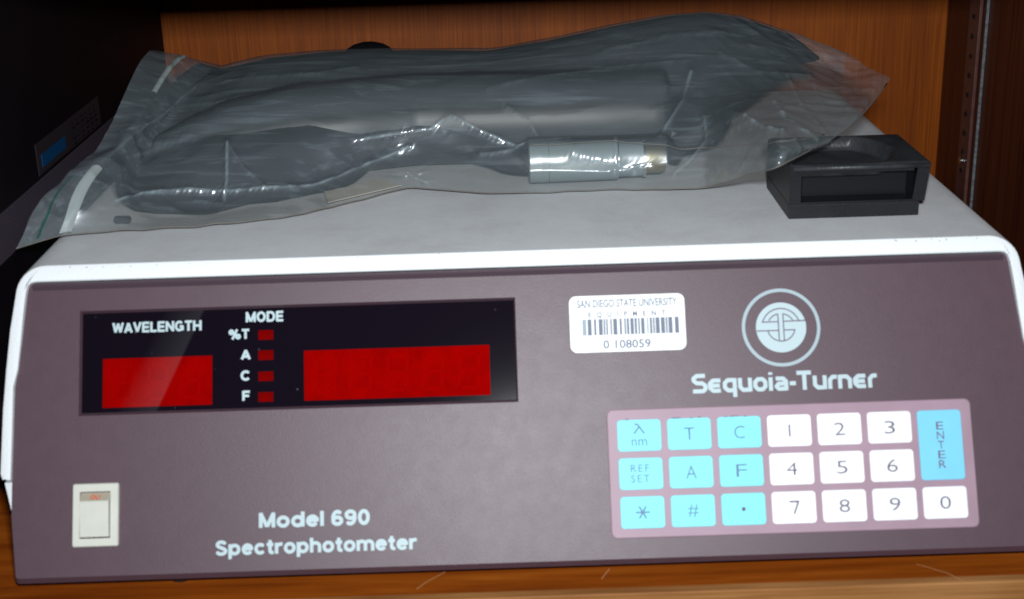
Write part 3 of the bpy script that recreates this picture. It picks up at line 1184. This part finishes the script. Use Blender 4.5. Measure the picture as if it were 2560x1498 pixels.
# body: shell with a front opening and a scooped top, walls drafted outwards to the top
bm = bmesh.new()
zb_, zt_ = T + .0043, T + .0190
dr = .0013


def body_pt(x, y, t):              # t 0..1 upwards, draft on the right side and front
    return Vector((x + (dr * t if x > (lx0 + lx1) / 2 else -.0002 * t), y - (.0006 * t if y < .09 else 0), zb_ + (zt_ - zb_) * t))


gx0, gx1 = lx0 + .0042, lx1 - .0046
nx, ny = 64, 56
scx, scy, scr = lx0 + .0150, (ly0 + ly1) / 2 - .001, .0265
top = []
for j in range(ny + 1):
    row = []
    for i in range(nx + 1):
        u, v = i / nx, j / ny
        x = lx0 + (lx1 - lx0) * u
        y = ly0 + (ly1 - ly0) * v
        p = body_pt(x, y, 1)
        p.x = lx0 - .0002 + (lx1 + dr - lx0 + .0002) * u
        p.y = ly0 - .0006 + (ly1 - ly0 + .0006) * v
        d = math.hypot(p.x - scx, p.y - scy)
        inside = min(1, max(0, (scr - d) / .0014))
        inside = inside * inside * (3 - 2 * inside)
        em_ = min(u, 1 - u, 9) * (lx1 - lx0)
        ed = min(em_, (1 - v) * (ly1 - ly0), (v) * (ly1 - ly0))
        lim = min(1, max(0, (ed - .0015) / .0012))
        p.z -= .0052 * inside * lim
        if ed < .0010:
            p.z -= (.0010 - ed) ** 2 / .0020
        row.append(bm.verts.new(p))
    top.append(row)
for j in range(ny):
    for i in range(nx):
        bm.faces.new((top[j][i], top[j][i + 1], top[j + 1][i + 1], top[j + 1][i]))
lidtop = build('lid_top', bm, 'lid_dusty', lid, True)
lidtop.name = 'lid_top'
bm = bmesh.new()
ZT = zt_ - .0006
for pts in (
    [(lx0, ly0, 0), (gx0, ly0, 0), (gx0, ly0, 1), (lx0, ly0, 1)],
    [(gx1, ly0, 0), (lx1, ly0, 0), (lx1, ly0, 1), (gx1, ly0, 1)],
    [(lx0, ly1, 0), (lx0, ly0, 0), (lx0, ly0, 1), (lx0, ly1, 1)],
    [(lx1, ly0, 0), (lx1, ly1, 0), (lx1, ly1, 1), (lx1, ly0, 1)],
    [(lx1, ly1, 0), (lx0, ly1, 0), (lx0, ly1, 1), (lx1, ly1, 1)],
    [(lx0, ly0, 0), (lx1, ly0, 0), (lx1, ly1, 0), (lx0, ly1, 0)]):
    bm.faces.new([bm.verts.new(Vector((*body_pt(a, b, c)[:2], zb_ + (ZT - zb_) * c))) for a, b, c in pts])
bmesh.ops.remove_doubles(bm, verts=bm.verts, dist=1e-6)
# lintel and sill closing the slot, slot liner
zs0, zs1 = zb_ + .0007, zt_ - .0032
for za, zb2 in ((zb_, zs0), (zs1, ZT)):
    ta, tb = (za - zb_) / (zt_ - zb_), (zb2 - zb_) / (zt_ - zb_)
    bm.faces.new([bm.verts.new(Vector((x, ly0 - .0006 * t, z))) for x, z, t in ((gx0, za, ta), (gx1, za, ta), (gx1, zb2, tb), (gx0, zb2, tb))])
build('lid_body', bm, 'black', lid, recalc=False)
bm = bmesh.new()
dpt = .0125
F4 = [(gx0, zs0), (gx1, zs0), (gx1, zs1), (gx0, zs1)]
B4 = [(gx0 + .0016, zs0 + .0008), (gx1 - .0010, zs0 + .0008), (gx1 - .0010, zs1 + .0004), (gx0 + .0016, zs1 + .0004)]
fr = [bm.verts.new(Vector((x, ly0 - .0001, z))) for x, z in F4]
bk = [bm.verts.new(Vector((x, ly0 + dpt * .45, z))) for x, z in B4]
for i in range(4):
    bm.faces.new((fr[i], fr[(i + 1) % 4], bk[(i + 1) % 4], bk[i]))
bm.faces.new(bk)
build('slot_recess', bm, 'black_in', lid, recalc=False)
bm = bmesh.new()
tube(bm, [(lx0 + .0010, ly0 - .0006, zt_ - .0013), (lx1 + dr - .0008, ly0 - .0006, zt_ - .0013)], .0009, 12)
build('lid_front_rim', bm, 'lid_dusty', lid, True)

# ------------------------------------------------------------------ plastic bag with its contents
ZC = TOP + .0007
U = [0, .05, .12, .21, .30, .37, .46, .55, .62, .69, .76, .80, .85, .89, .93, .96, .98, 1.0]
Lp = [(40, 612, 0), (150, 579, 0), (300, 567, 0), (500, 556, 0), (700, 535, 0), (815, 510, 0), (1006, 461, 0), (1200, 476, 0), (1350, 473, 0), (1500, 466, 0),
      (1640, 466, 0), (1740, 463, .0), (1840, 432, .012), (1912, 413, .0215), (2020, 357, .0225), (2088, 318, .024), (2140, 264, .027), (2190, 195, .031)]
Fp = [(98, 497), (205, 440), (330, 508), (510, 520), (690, 468), (800, 442), (980, 372), (1180, 380), (1350, 378), (1500, 376), (1640, 370), (1740, 366), (1850, 358), (1925, 352), (2024, 342), (2090, 298), (2125, 248), (2160, 180)]
Fy = [.012, .014, .014, .014, .014, .014, .012, .014, .014, .014, .014, .014, .010, .010, .006, .006, .005, .004]
Mp = [(250, 350), (320, 325), (360, 390), (530, 330), (700, 300), (850, 285), (1010, 270), (1190, 265), (1350, 262), (1490, 258), (1640, 250), (1720, 244), (1810, 235), (1890, 232), (2005, 218), (2060, 205), (2095, 188), (2122, 160)]
My = [.12, .125, .125, .132, .137, .142, .150, .150, .150, .150, .151, .152, .150, .148, .156, .165, .174, .186]
Tp = [(380, 125), (455, 142), (540, 165), (660, 136), (790, 124), (880, 121), (1040, 120), (1210, 119), (1350, 95), (1500, 62), (1640, 36), (1740, 29), (1830, 42), (1900, 65), (1965, 88), (2020, 110), (2055, 123), (2085, 132)]
Ty = [.190, .195, .200, .205, .208, .210, .212, .212, .212, .212, .212, .212, .212, .210, .208, .205, .203, .202]
L3 = [hz(a, b, ZC + c) for a, b, c in Lp]
F3 = [hy(a, b, l.y + d) for (a, b), l, d in zip(Fp, L3, Fy)]
M3 = [hy(a, b, y) for (a, b), y in zip(Mp, My)]
T3 = [hy(a, b, y) for (a, b), y in zip(Tp, Ty)]
B3 = []
for u, t in zip(U, T3):
    k = min(1, max(0, (u - .80) / .16))
    k = k * k * (3 - 2 * k)
    B3.append(Vector((t.x, .262 * (1 - k) + (t.y + .004) * k, (ZC + .001) * (1 - k) + (t.z - .010 if u > .9 else ZC + .02) * k)))
NU, NV = 920, 320
uu = np.linspace(0, 1, NU)


def dense(P, sig=6):
    A_ = np.array([list(p) for p in P])
    D = np.stack([np.interp(uu, U, A_[:, k]) for k in range(3)], 1)
    ker = np.exp(-.5 * (np.arange(-3 * sig, 3 * sig + 1) / sig) ** 2)
    ker /= ker.sum()
    pad = 3 * sig
    E_ = np.concatenate([2 * D[0] - D[pad:0:-1], D, 2 * D[-1] - D[-2:-pad - 2:-1]])
    return np.stack([np.convolve(E_[:, k], ker, 'valid') for k in range(3)], 1)


K = [dense(p) for p in (L3, F3, M3, T3, B3)]
VK = [0, .22, .5, .78, 1.]


def section(i, v):
    for k in range(4):
        if v <= VK[k + 1] or k == 3:
            break
    t = (v - VK[k]) / (VK[k + 1] - VK[k])
    p = [K[max(k - 1, 0)][i], K[k][i], K[k + 1][i], K[min(k + 2, 4)][i]]
    h = VK[k + 1] - VK[k]
    m0 = (p[2] - p[0]) / (VK[k + 1] - VK[max(k - 1, 0)]) * h if k > 0 else (p[2] - p[1])
    m1 = (p[3] - p[1]) / (VK[min(k + 2, 4)] - VK[k]) * h if k < 3 else (p[2] - p[1])
    return (2 * t ** 3 - 3 * t ** 2 + 1) * p[1] + (t ** 3 - 2 * t ** 2 + t) * m0 + (-2 * t ** 3 + 3 * t ** 2) * p[2] + (t ** 3 - t ** 2) * m1


KA = np.stack(K)                   # 5, NU, 3


def section_all(v):
    k = 0
    while k < 3 and v > VK[k + 1]:
        k += 1
    t = (v - VK[k]) / (VK[k + 1] - VK[k])
    h = VK[k + 1] - VK[k]
    p1, p2 = KA[k], KA[k + 1]
    m0 = (p2 - KA[k - 1]) / (VK[k + 1] - VK[k - 1]) * h if k > 0 else p2 - p1
    m1 = (KA[k + 2] - p1) / (VK[k + 2] - VK[k]) * h if k < 3 else p2 - p1
    return (2 * t ** 3 - 3 * t ** 2 + 1) * p1 + (t ** 3 - 2 * t ** 2 + t) * m0 + (-2 * t ** 3 + 3 * t ** 2) * p2 + (t ** 3 - t ** 2) * m1


vv = np.linspace(0, 1, NV)
G = np.stack([section_all(v) for v in vv], 1)
du = np.gradient(G, axis=0)
dv = np.gradient(G, axis=1)
Nn = np.cross(du, dv)
Nn /= np.linalg.norm(Nn, axis=2, keepdims=True) + 1e-12
if (Nn[NU // 2, NV // 2] * np.array([0, -1, 1])).sum() < 0:
    Nn = -Nn
# where each point shows in the picture, to lay the creases traced from it
rel = G - np.array(CAM)
zz = rel @ np.array(fw)
PX = (1280 + FPX * (rel @ np.array(RT)) / zz) / DS
PY = (749 + FPX * (rel @ np.array(DN)) / zz) / DS
creases = [
    ([(560, 355), (559, 440), (553, 495)], 6, 1.5),
    ([(560, 355), (600, 415), (655, 465)], 5, .9),
    ([(285, 497), (350, 482), (460, 470), (560, 474), (655, 465), (770, 460), (830, 438), (910, 403), (1010, 362)], 6, 1.5),
    ([(880, 345), (960, 330), (1060, 318), (1110, 288), (1180, 322), (1290, 372)], 6, 1.6),
    ([(1185, 382), (1290, 368), (1400, 362)], 6, 1.2),
    ([(1400, 385), (1500, 400), (1540, 415), (1600, 405)], 7, 1.2),
    ([(1515, 365), (1512, 425)], 5, 1.),
    ([(1735, 290), (1742, 345), (1700, 395), (1660, 430)], 7, 1.1),
    ([(1905, 255), (1935, 300), (2008, 350)], 7, 1.5),
    ([(1835, 290), (1880, 318), (1925, 330)], 8, 1.6),
    ([(1935, 190), (1975, 270), (2035, 335)], 6, 1.0),
    ([(1990, 180), (2042, 315)], 5, .7),
    ([(2120, 180), (2075, 300)], 5, .6),
    ([(1700, 180), (1680, 250), (1640, 310), (1625, 350)], 7, 1.2),
    ([(950, 432), (1010, 434), (1050, 450)], 5, 1.1),
    ([(1010, 434), (1050, 424)], 4, .9),
    ([(480, 495), (545, 505)], 5, .8),
    ([(330, 385), (430, 360), (480, 340)], 7, .9),
    ([(420, 270), (600, 240), (760, 215)], 6, .7),
    ([(560, 200), (760, 185), (880, 168)], 5, .8),
    ([(1200, 235), (1330, 210), (1500, 170), (1700, 150)], 6, .8),
    ([(1240, 260), (1300, 300), (1330, 350)], 6, 1.),
    ([(1480, 130), (1640, 90), (1780, 80)], 6, .7),
    ([(1770, 130), (1860, 180), (1990, 190)], 6, .8),
    ([(300, 330), (380, 300), (450, 240), (520, 190)], 6, 1.),
    ([(250, 400), (330, 330), (420, 270)], 6, 1.),
]
disp = np.zeros((NU, NV))
crease_glint = np.zeros((NU, NV))  # strength of the bright lines painted along the creases
for path, wd, amp in creases:
    dmin = np.full((NU, NV), 1e9)
    for (x0, y0), (x1, y1) in zip(path, path[1:]):
        vx, vy = x1 - x0, y1 - y0
        t = np.clip(((PX - x0) * vx + (PY - y0) * vy) / (vx * vx + vy * vy), 0, 1)
        dmin = np.minimum(dmin, np.hypot(PX - x0 - t * vx, PY - y0 - t * vy))
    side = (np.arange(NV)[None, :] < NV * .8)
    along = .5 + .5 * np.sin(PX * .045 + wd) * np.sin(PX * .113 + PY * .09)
    crease_glint = np.maximum(crease_glint, side * min(1, amp / 1.55) ** 3 * np.exp(-(dmin / (wd * .55)) ** 2) * (.2 + .8 * along))
    disp += side * amp * (1 + .13 * np.sin(PX * .21 + PY * .13) + .12 * np.sin(PX * .137 + wd * 9) + .09 * np.sin(PX * .43 + PY * .3 + amp * 7)) * .00062 * np.exp(-np.sqrt((dmin / wd) ** 2 + .5) + .7)
for cx_, cy_, wd, amp in ((1845, 303, 13, 1.1), (1895, 322, 11, 1.2), (1925, 336, 9, 1.), (1945, 322, 10, 1.1), (1953, 345, 8, 1.), (905, 402, 10, .8), (870, 415, 8, .8), (1560, 420, 12, 1.),
                          (355, 485, 18, .3), (1090, 318, 12, .4), (1790, 265, 14, .5), (1410, 385, 12, .8)):
    disp += amp * .0008 * np.exp(-(((PX - cx_) / wd) ** 2 + ((PY - cy_) / wd) ** 2)) * (np.arange(NV)[None, :] < NV * .8)
rough = np.zeros((NU, NV))
for i in range(NU):
    for j in range(NV):
        x, y, z = G[i, j]
        a = noise.noise(Vector((x * 42, y * 75, z * 75)))
        b = noise.noise(Vector((x * 22 + 5, y * 190, z * 190 + x * 20)))
        c = noise.noise(Vector((x * 150, y * 190 + 3, z * 190)))
        up = min(1, max(0, (vv[j] - .40) / .2))
        e_ = min(1, max(0, (uu[i] - .78) / .1))
        sc_ = min(1, max(0, (.26 - uu[i]) / .1))
        rough[i, j] = (.0008 - .0004 * up + .0010 * sc_) * (.5 - abs(a)) + (.00012 + .00016 * up) * (.35 - abs(b)) + (.00010 + .00022 * sc_) * c * (1 - .3 * up) + e_ * .0012 * (.4 - abs(noise.noise(Vector((x * 95 + y * 60, y * 50, z * 60 + 9)))))
edge = np.clip(vv / .10, 0, 1)[None, :] * np.ones((NU, 1))
disp += rough * edge
# puckered margin near the cut edges
for i in range(NU):
    s_ = .0006 * noise.noise(Vector((uu[i] * 38, 7, 0)))
    disp[i] += np.exp(-vv / .06) * s_
path, rad = [], []
nf = Vector((0, -math.cos(math.radians(27)), math.sin(math.radians(27))))
for i in range(int(.13 * NU), int(.765 * NU), 12):
    p = Vector(KA[2][i]) - nf * .0035
    r = (p.z - TOP - .0006) / (1 + math.sin(math.radians(27)))
    u = uu[i]
    r *= min(1, .82 + (u - .13) * 1.2)
    path.append(p - nf * r)
    rad.append(r)
path = [path[0] - Vector((.004, 0, 0)), path[0] - Vector((.003, 0, 0))] + path + [path[-1] + Vector((.002, 0, 0)), path[-1] + Vector((.0035, 0, 0)), path[-1] + Vector((.0045, 0, 0))]
rad = [rad[0] * .6, rad[0] * .8] + rad + [rad[-1] * .97, rad[-1] * .88, rad[-1] * .70]
# the film drapes over the roll
px_a = np.array([list(p) for p in path])
rr_a = np.interp(G[:, :, 0], px_a[:, 0], rad, left=0, right=0)
cy_a = np.interp(G[:, :, 0], px_a[:, 0], px_a[:, 1])
cz_a = np.interp(G[:, :, 0], px_a[:, 0], px_a[:, 2])
dy_, dz_ = G[:, :, 1] - cy_a, G[:, :, 2] - cz_a
dd = np.hypot(dy_, dz_) + 1e-9
lim_ = rr_a + .0022
up_ = (rr_a > 0) & (vv[None, :] > .3) & (vv[None, :] < .93)
push = np.where(up_ & (dd < lim_ + .003), np.log1p(np.exp((lim_ - dd) / .0008)) * .0008, 0)
G[:, :, 1] += dy_ / dd * push
G[:, :, 2] += dz_ / dd * push
def inside(px, py, v_off, y=None):
    """a point under the film where it shows at (px, py)"""
    d = np.hypot(PX - px, PY - py)[:, :int(NV * .8)]
    i, j = np.unravel_index(np.argmin(d), d.shape)
    return Vector(G[i, j] - Nn[i, j] * v_off)


pA, pB, pC, pD, pE = [inside(*p, .0085) for p in ((1300, 392), (1350, 394), (1515, 398), (1582, 400), (1640, 402))]
for p in (pA, pB, pC, pD, pE):
    p.z = max(p.z, TOP + .0083)
zc_ = sum(p.z for p in (pA, pC, pE)) / 3
for p in (pA, pB, pC, pD, pE):
    p.z = TOP + .0085
    p.y = pC.y + (p.x - pC.x) * .03
rC = .0080
# and over the grey connector, with a little slack
dy_, dz_ = G[:, :, 1] - pC.y, G[:, :, 2] - pC.z
dd = np.hypot(dy_, dz_) + 1e-9
fx_ = np.clip((G[:, :, 0] - pA.x + .012) / .012, 0, 1) * np.clip((pE.x + .012 - G[:, :, 0]) / .012, 0, 1)
lim_ = (rC + .0014) * fx_
ok_ = (fx_ > 0) & (vv[None, :] > .04) & (vv[None, :] < .7) & (dz_ > -rC * .9)
push = np.where(ok_ & (dd < lim_ + .003), np.log1p(np.exp(np.clip((lim_ - dd) / .0006, -30, 30))) * .0006, 0) * np.clip((vv[None, :] - .04) / .06, 0, 1)
G[:, :, 1] += dy_ / dd * push
G[:, :, 2] += dz_ / dd * push
S = G + Nn * disp[:, :, None]
# keep the film above the instrument's top
floor_z = TOP + .0004
S[:, :, 2] = np.maximum(S[:, :, 2], floor_z)


def grid_mesh(A_):
    n0, n1 = A_.shape[:2]
    if n0 * n1 > 20000:
        idx = np.arange(n0 * n1).reshape(n0, n1)
        q = np.stack([idx[:-1, :-1], idx[1:, :-1], idx[1:, 1:], idx[:-1, 1:]], -1).reshape(-1, 4)
        me = bpy.data.meshes.new('tmp')
        me.from_pydata(A_.reshape(-1, 3).tolist(), [], q.tolist())
        bm_ = bmesh.new()
        bm_.from_mesh(me)
        bpy.data.meshes.remove(me)
        return bm_
    bm_ = bmesh.new()
    V_ = [[bm_.verts.new(A_[i, j]) for j in range(n1)] for i in range(n0)]
    for i in range(n0 - 1):
        for j in range(n1 - 1):
            bm_.faces.new((V_[i][j], V_[i + 1][j], V_[i + 1][j + 1], V_[i][j + 1]))
    return bm_


bag = empty('zip_bag', (-.0, .17, TOP), 'crumpled clear plastic zip bag of black parts lying on top of the instrument', 'plastic bag')
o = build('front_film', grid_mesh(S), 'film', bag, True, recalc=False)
at_ = o.data.attributes.new('crease_glint', 'FLOAT', 'POINT')
at_.data.foreach_set('value', crease_glint.reshape(-1).astype(np.float32))
# back film: lies on the instrument from the front seam to the rear
nb = 40
Bk = np.zeros((NU, nb, 3))
for j in range(nb):
    t = j / (nb - 1)
    Bk[:, j] = S[:, 0] * (1 - t) + K[4] * t
    Bk[:, j, 2] += .0006 * math.sin(math.pi * t) - .00012
o = build('back_film', grid_mesh(Bk), 'film_low', bag, True, recalc=False)
# sealed cut edge, a thin rolled bead
bm = bmesh.new()
tube(bm, [Vector(S[i, 0]) + Vector((0, -.0001, .0001)) for i in range(0, NU, 4)], .00022, 6)
build('sealed_edge', bm, 'seal', bag, True)
bm = bmesh.new()
tube(bm, [Vector(S[i, int(.22 * NV)] + Nn[i, int(.22 * NV)] * .0002) for i in range(int(.60 * NU), int(.935 * NU), 4)], .00016, 6)
build('inner_seam', bm, 'seal', bag, True)


def on_film(u, v, off=.0004):
    i = min(NU - 1, max(0, u * (NU - 1)))
    j = min(NV - 1, max(0, v * (NV - 1)))
    i0, j0 = int(i), int(j)
    i1, j1 = min(i0 + 1, NU - 1), min(j0 + 1, NV - 1)
    a, b = i - i0, j - j0
    p = (S[i0, j0] * (1 - a) * (1 - b) + S[i1, j0] * a * (1 - b) + S[i0, j1] * (1 - a) * b + S[i1, j1] * a * b)
    return Vector(p + Nn[i0, j0] * off)


def ribbon(name, u0, u1, v0, v1, off, matn, n_=60, bulge=0.):
    A_ = np.zeros((n_, 7, 3))
    for k in range(n_):
        v = v0 + (v1 - v0) * k / (n_ - 1)
        for q in range(7):
            u = u0 + (u1 - u0) * q / 6
            A_[k, q] = on_film(u, v, off + bulge * math.sin(math.pi * q / 6))
    return build(name, grid_mesh(A_), matn, bag, True, recalc=False)


ribbon('zip_strip', .046, .061, .01, .30, .0003, 'zip', bulge=.0006)
ribbon('zip_strip', .046, .056, .62, .77, .0003, 'zip', bulge=.0006)
ribbon('zip_line', .019, .022, .02, .30, .0003, 'green', bulge=.0001)

# black cloth packed under the upper film
def lerp(u, tab): return float(np.interp(u, [t[0] for t in tab], [t[1] for t in tab]))


def under_film(name, VLO, VHI, u0, u1, ramp0, ramp1, label, cat):
    iu0, iu1 = int(u0 * NU), int(u1 * NU)
    rs = []
    for i in range(iu0, iu1, 5):
        u = uu[i]
        vlo, vhi = lerp(u, VLO), lerp(u, VHI)
        e0 = min(1, (i - iu0) / ramp0)
        e1 = min(1, (iu1 - i) / ramp1)
        k_ = math.sqrt(max(.004, 1 - (1 - min(e0, e1)) ** 2))
        ring = []
        vm = (vlo + vhi) / 2
        for q in range(34):
            v = vm + (vlo + (vhi - vlo) * q / 33 - vm) * k_
            j = min(NV - 1, int(v * NV))
            p = G[i, j]
            dep = .0034 - .0025 * min(1, max(0, (v - .6) / .15)) + .0007 * noise.noise(Vector((p[0] * 40, p[1] * 80, p[2] * 80)))
            ring.append(p - Nn[i, j] * dep)
        a, b = ring[0], ring[-1]
        m_ = []
        for q in range(1, 9):
            t = q / 9
            p = b * (1 - t) + a * t
            p[2] = max(TOP + .0015, p[2] - .018 * k_ * k_ * math.sin(math.pi * t))
            m_.append(p)
        rs.append([Vector(p) for p in ring] + [Vector(p) for p in m_])
    bm = bmesh.new()
    rings(bm, rs)
    return tag(build(name, bm, 'cloth', None, True), label, cat)


under_film('black_cloth', [(0, .34), (.28, .62), (.45, .68), (.74, .66), (.80, .46), (.88, .66), (.96, .90)], [(0, .95), (1, .95)], .075, .965, 50., 110.,
           'folded black cloth packed along the back of the clear zip bag', 'cloth')
under_film('black_pouch', [(0, .235), (.5, .235)], [(0, .55), (.2, .62), (.45, .40)], .085, .46, 60., 130.,
           'flat black pouch in the left front of the clear zip bag', 'pouch')
# smooth black roll along the middle, its broad sheen on the line where it faces the flash
bm = bmesh.new()
tube(bm, path, rad, 48)
o = build('vinyl_roll', bm, 'hose', None, True)
smooth_angle(o, 50)
tag(o, 'thick smooth black roll lying lengthwise in the middle of the zip bag', 'black roll')


# grey cable connector with brass tip
cn = empty('cable_connector', inside(1440, 400, .006), 'pale grey cable connector with brass tip inside the front of the bag', 'connector')
bm = bmesh.new()
tube(bm, [pA, pA + Vector((.0003, 0, 0)), pB, pB + Vector((.0001, 0, 0)), pB + Vector((.0004, 0, 0)), pC], [rC * .9, rC, rC, rC * .93, rC, rC * .98], 32)
o = build('barrel', bm, 'connector', cn)
smooth_angle(o)
bm = bmesh.new()
tube(bm, [pC, pC + Vector((.0004, 0, 0)), pD - Vector((.0004, 0, 0)), pD], [rC * .8, rC * .86, rC * .86, rC * .8], 32)
o = build('collar', bm, 'connector', cn)
smooth_angle(o)
for p in (pC, pD):
    bm = bmesh.new()
    tube(bm, [p - Vector((.0005, 0, 0)), p + Vector((.0006, 0, 0))], rC * .92, 32)
    o = build('metal_ring', bm, 'chrome', cn)
    smooth_angle(o)
bm = bmesh.new()
tube(bm, [pD + Vector((.0006, 0, 0)), pE - Vector((.002, 0, 0)), pE], [rC * .72, rC * .72, rC * .6], 28)
o = build('brass_tip', bm, 'gold', cn)
smooth_angle(o)
# its dark cable, and the curved cable at the right end of the bag
bm = bmesh.new()
pts = [pA + Vector((.002, 0, 0)), pA + Vector((-.008, .002, .001)), inside(1180, 350, .009), inside(1000, 345, .010), inside(850, 370, .011), inside(600, 410, .012), inside(420, 430, .012)]
tube(bm, spline(pts, 8), .0046, 16)
tag(build('black_cable', bm, 'rubber', None, True), 'black cable running left from the grey connector inside the bag', 'cable', 'black cables in the bag')
bm = bmesh.new()
pts = [inside(1655, 352, .010), inside(1680, 318, .009), inside(1735, 285, .009), inside(1775, 235, .010), inside(1790, 190, .011), inside(1850, 150, .013)]
tube(bm, spline(pts, 8), .0042, 16)
tag(build('black_cable', bm, 'rubber', None, True), 'short curved black cable at the right end of the bag', 'cable', 'black cables in the bag')
# cream paper tag under the film, small black stub at the left
q = [hz(a, b, TOP + .0008) for a, b in ((806, 500), (988, 457), (932, 441), (798, 472))]
bm = bmesh.new()
rings(bm, [[p + Vector((0, 0, d)) for p in q] for d in (0, .0003)])
tag(build('paper_tag', bm, 'paper'), 'small cream paper tag showing through the bag near its front edge', 'paper tag')
c = hz(302, 540, TOP + .0018)
bm = bmesh.new()
tube(bm, [c + Vector((-.003, 0, 0)), c + Vector((-.0026, 0, 0)), c + Vector((.0024, 0, 0)), c + Vector((.003, 0, 0))], [.0009, .0014, .0014, .0009], 16)
o = build('rubber_stub', bm, 'rubber')
smooth_angle(o)
tag(o, 'tiny black rubber stub inside the left corner of the bag', 'rubber stub')
# round black cap behind the bag
c = hy(906, 104, .275)
bm = bmesh.new()
rs_ = []
for z, r in ((TOP + .0003, .0135), (TOP + .018, .0135), (c.z - .0085, .0132), (c.z - .0055, .0124), (c.z - .0030, .0105), (c.z - .0013, .0076), (c.z - .0003, .0040), (c.z, .0008)):
    rs_.append([Vector((c.x + r * math.cos(t * math.pi / 18), c.y + r * math.sin(t * math.pi / 18), z)) for t in range(36)])
rings(bm, rs_)
tag(build('round_cap', bm, 'black', None, True), 'round black domed cap peeking up behind the middle of the bag', 'cap')
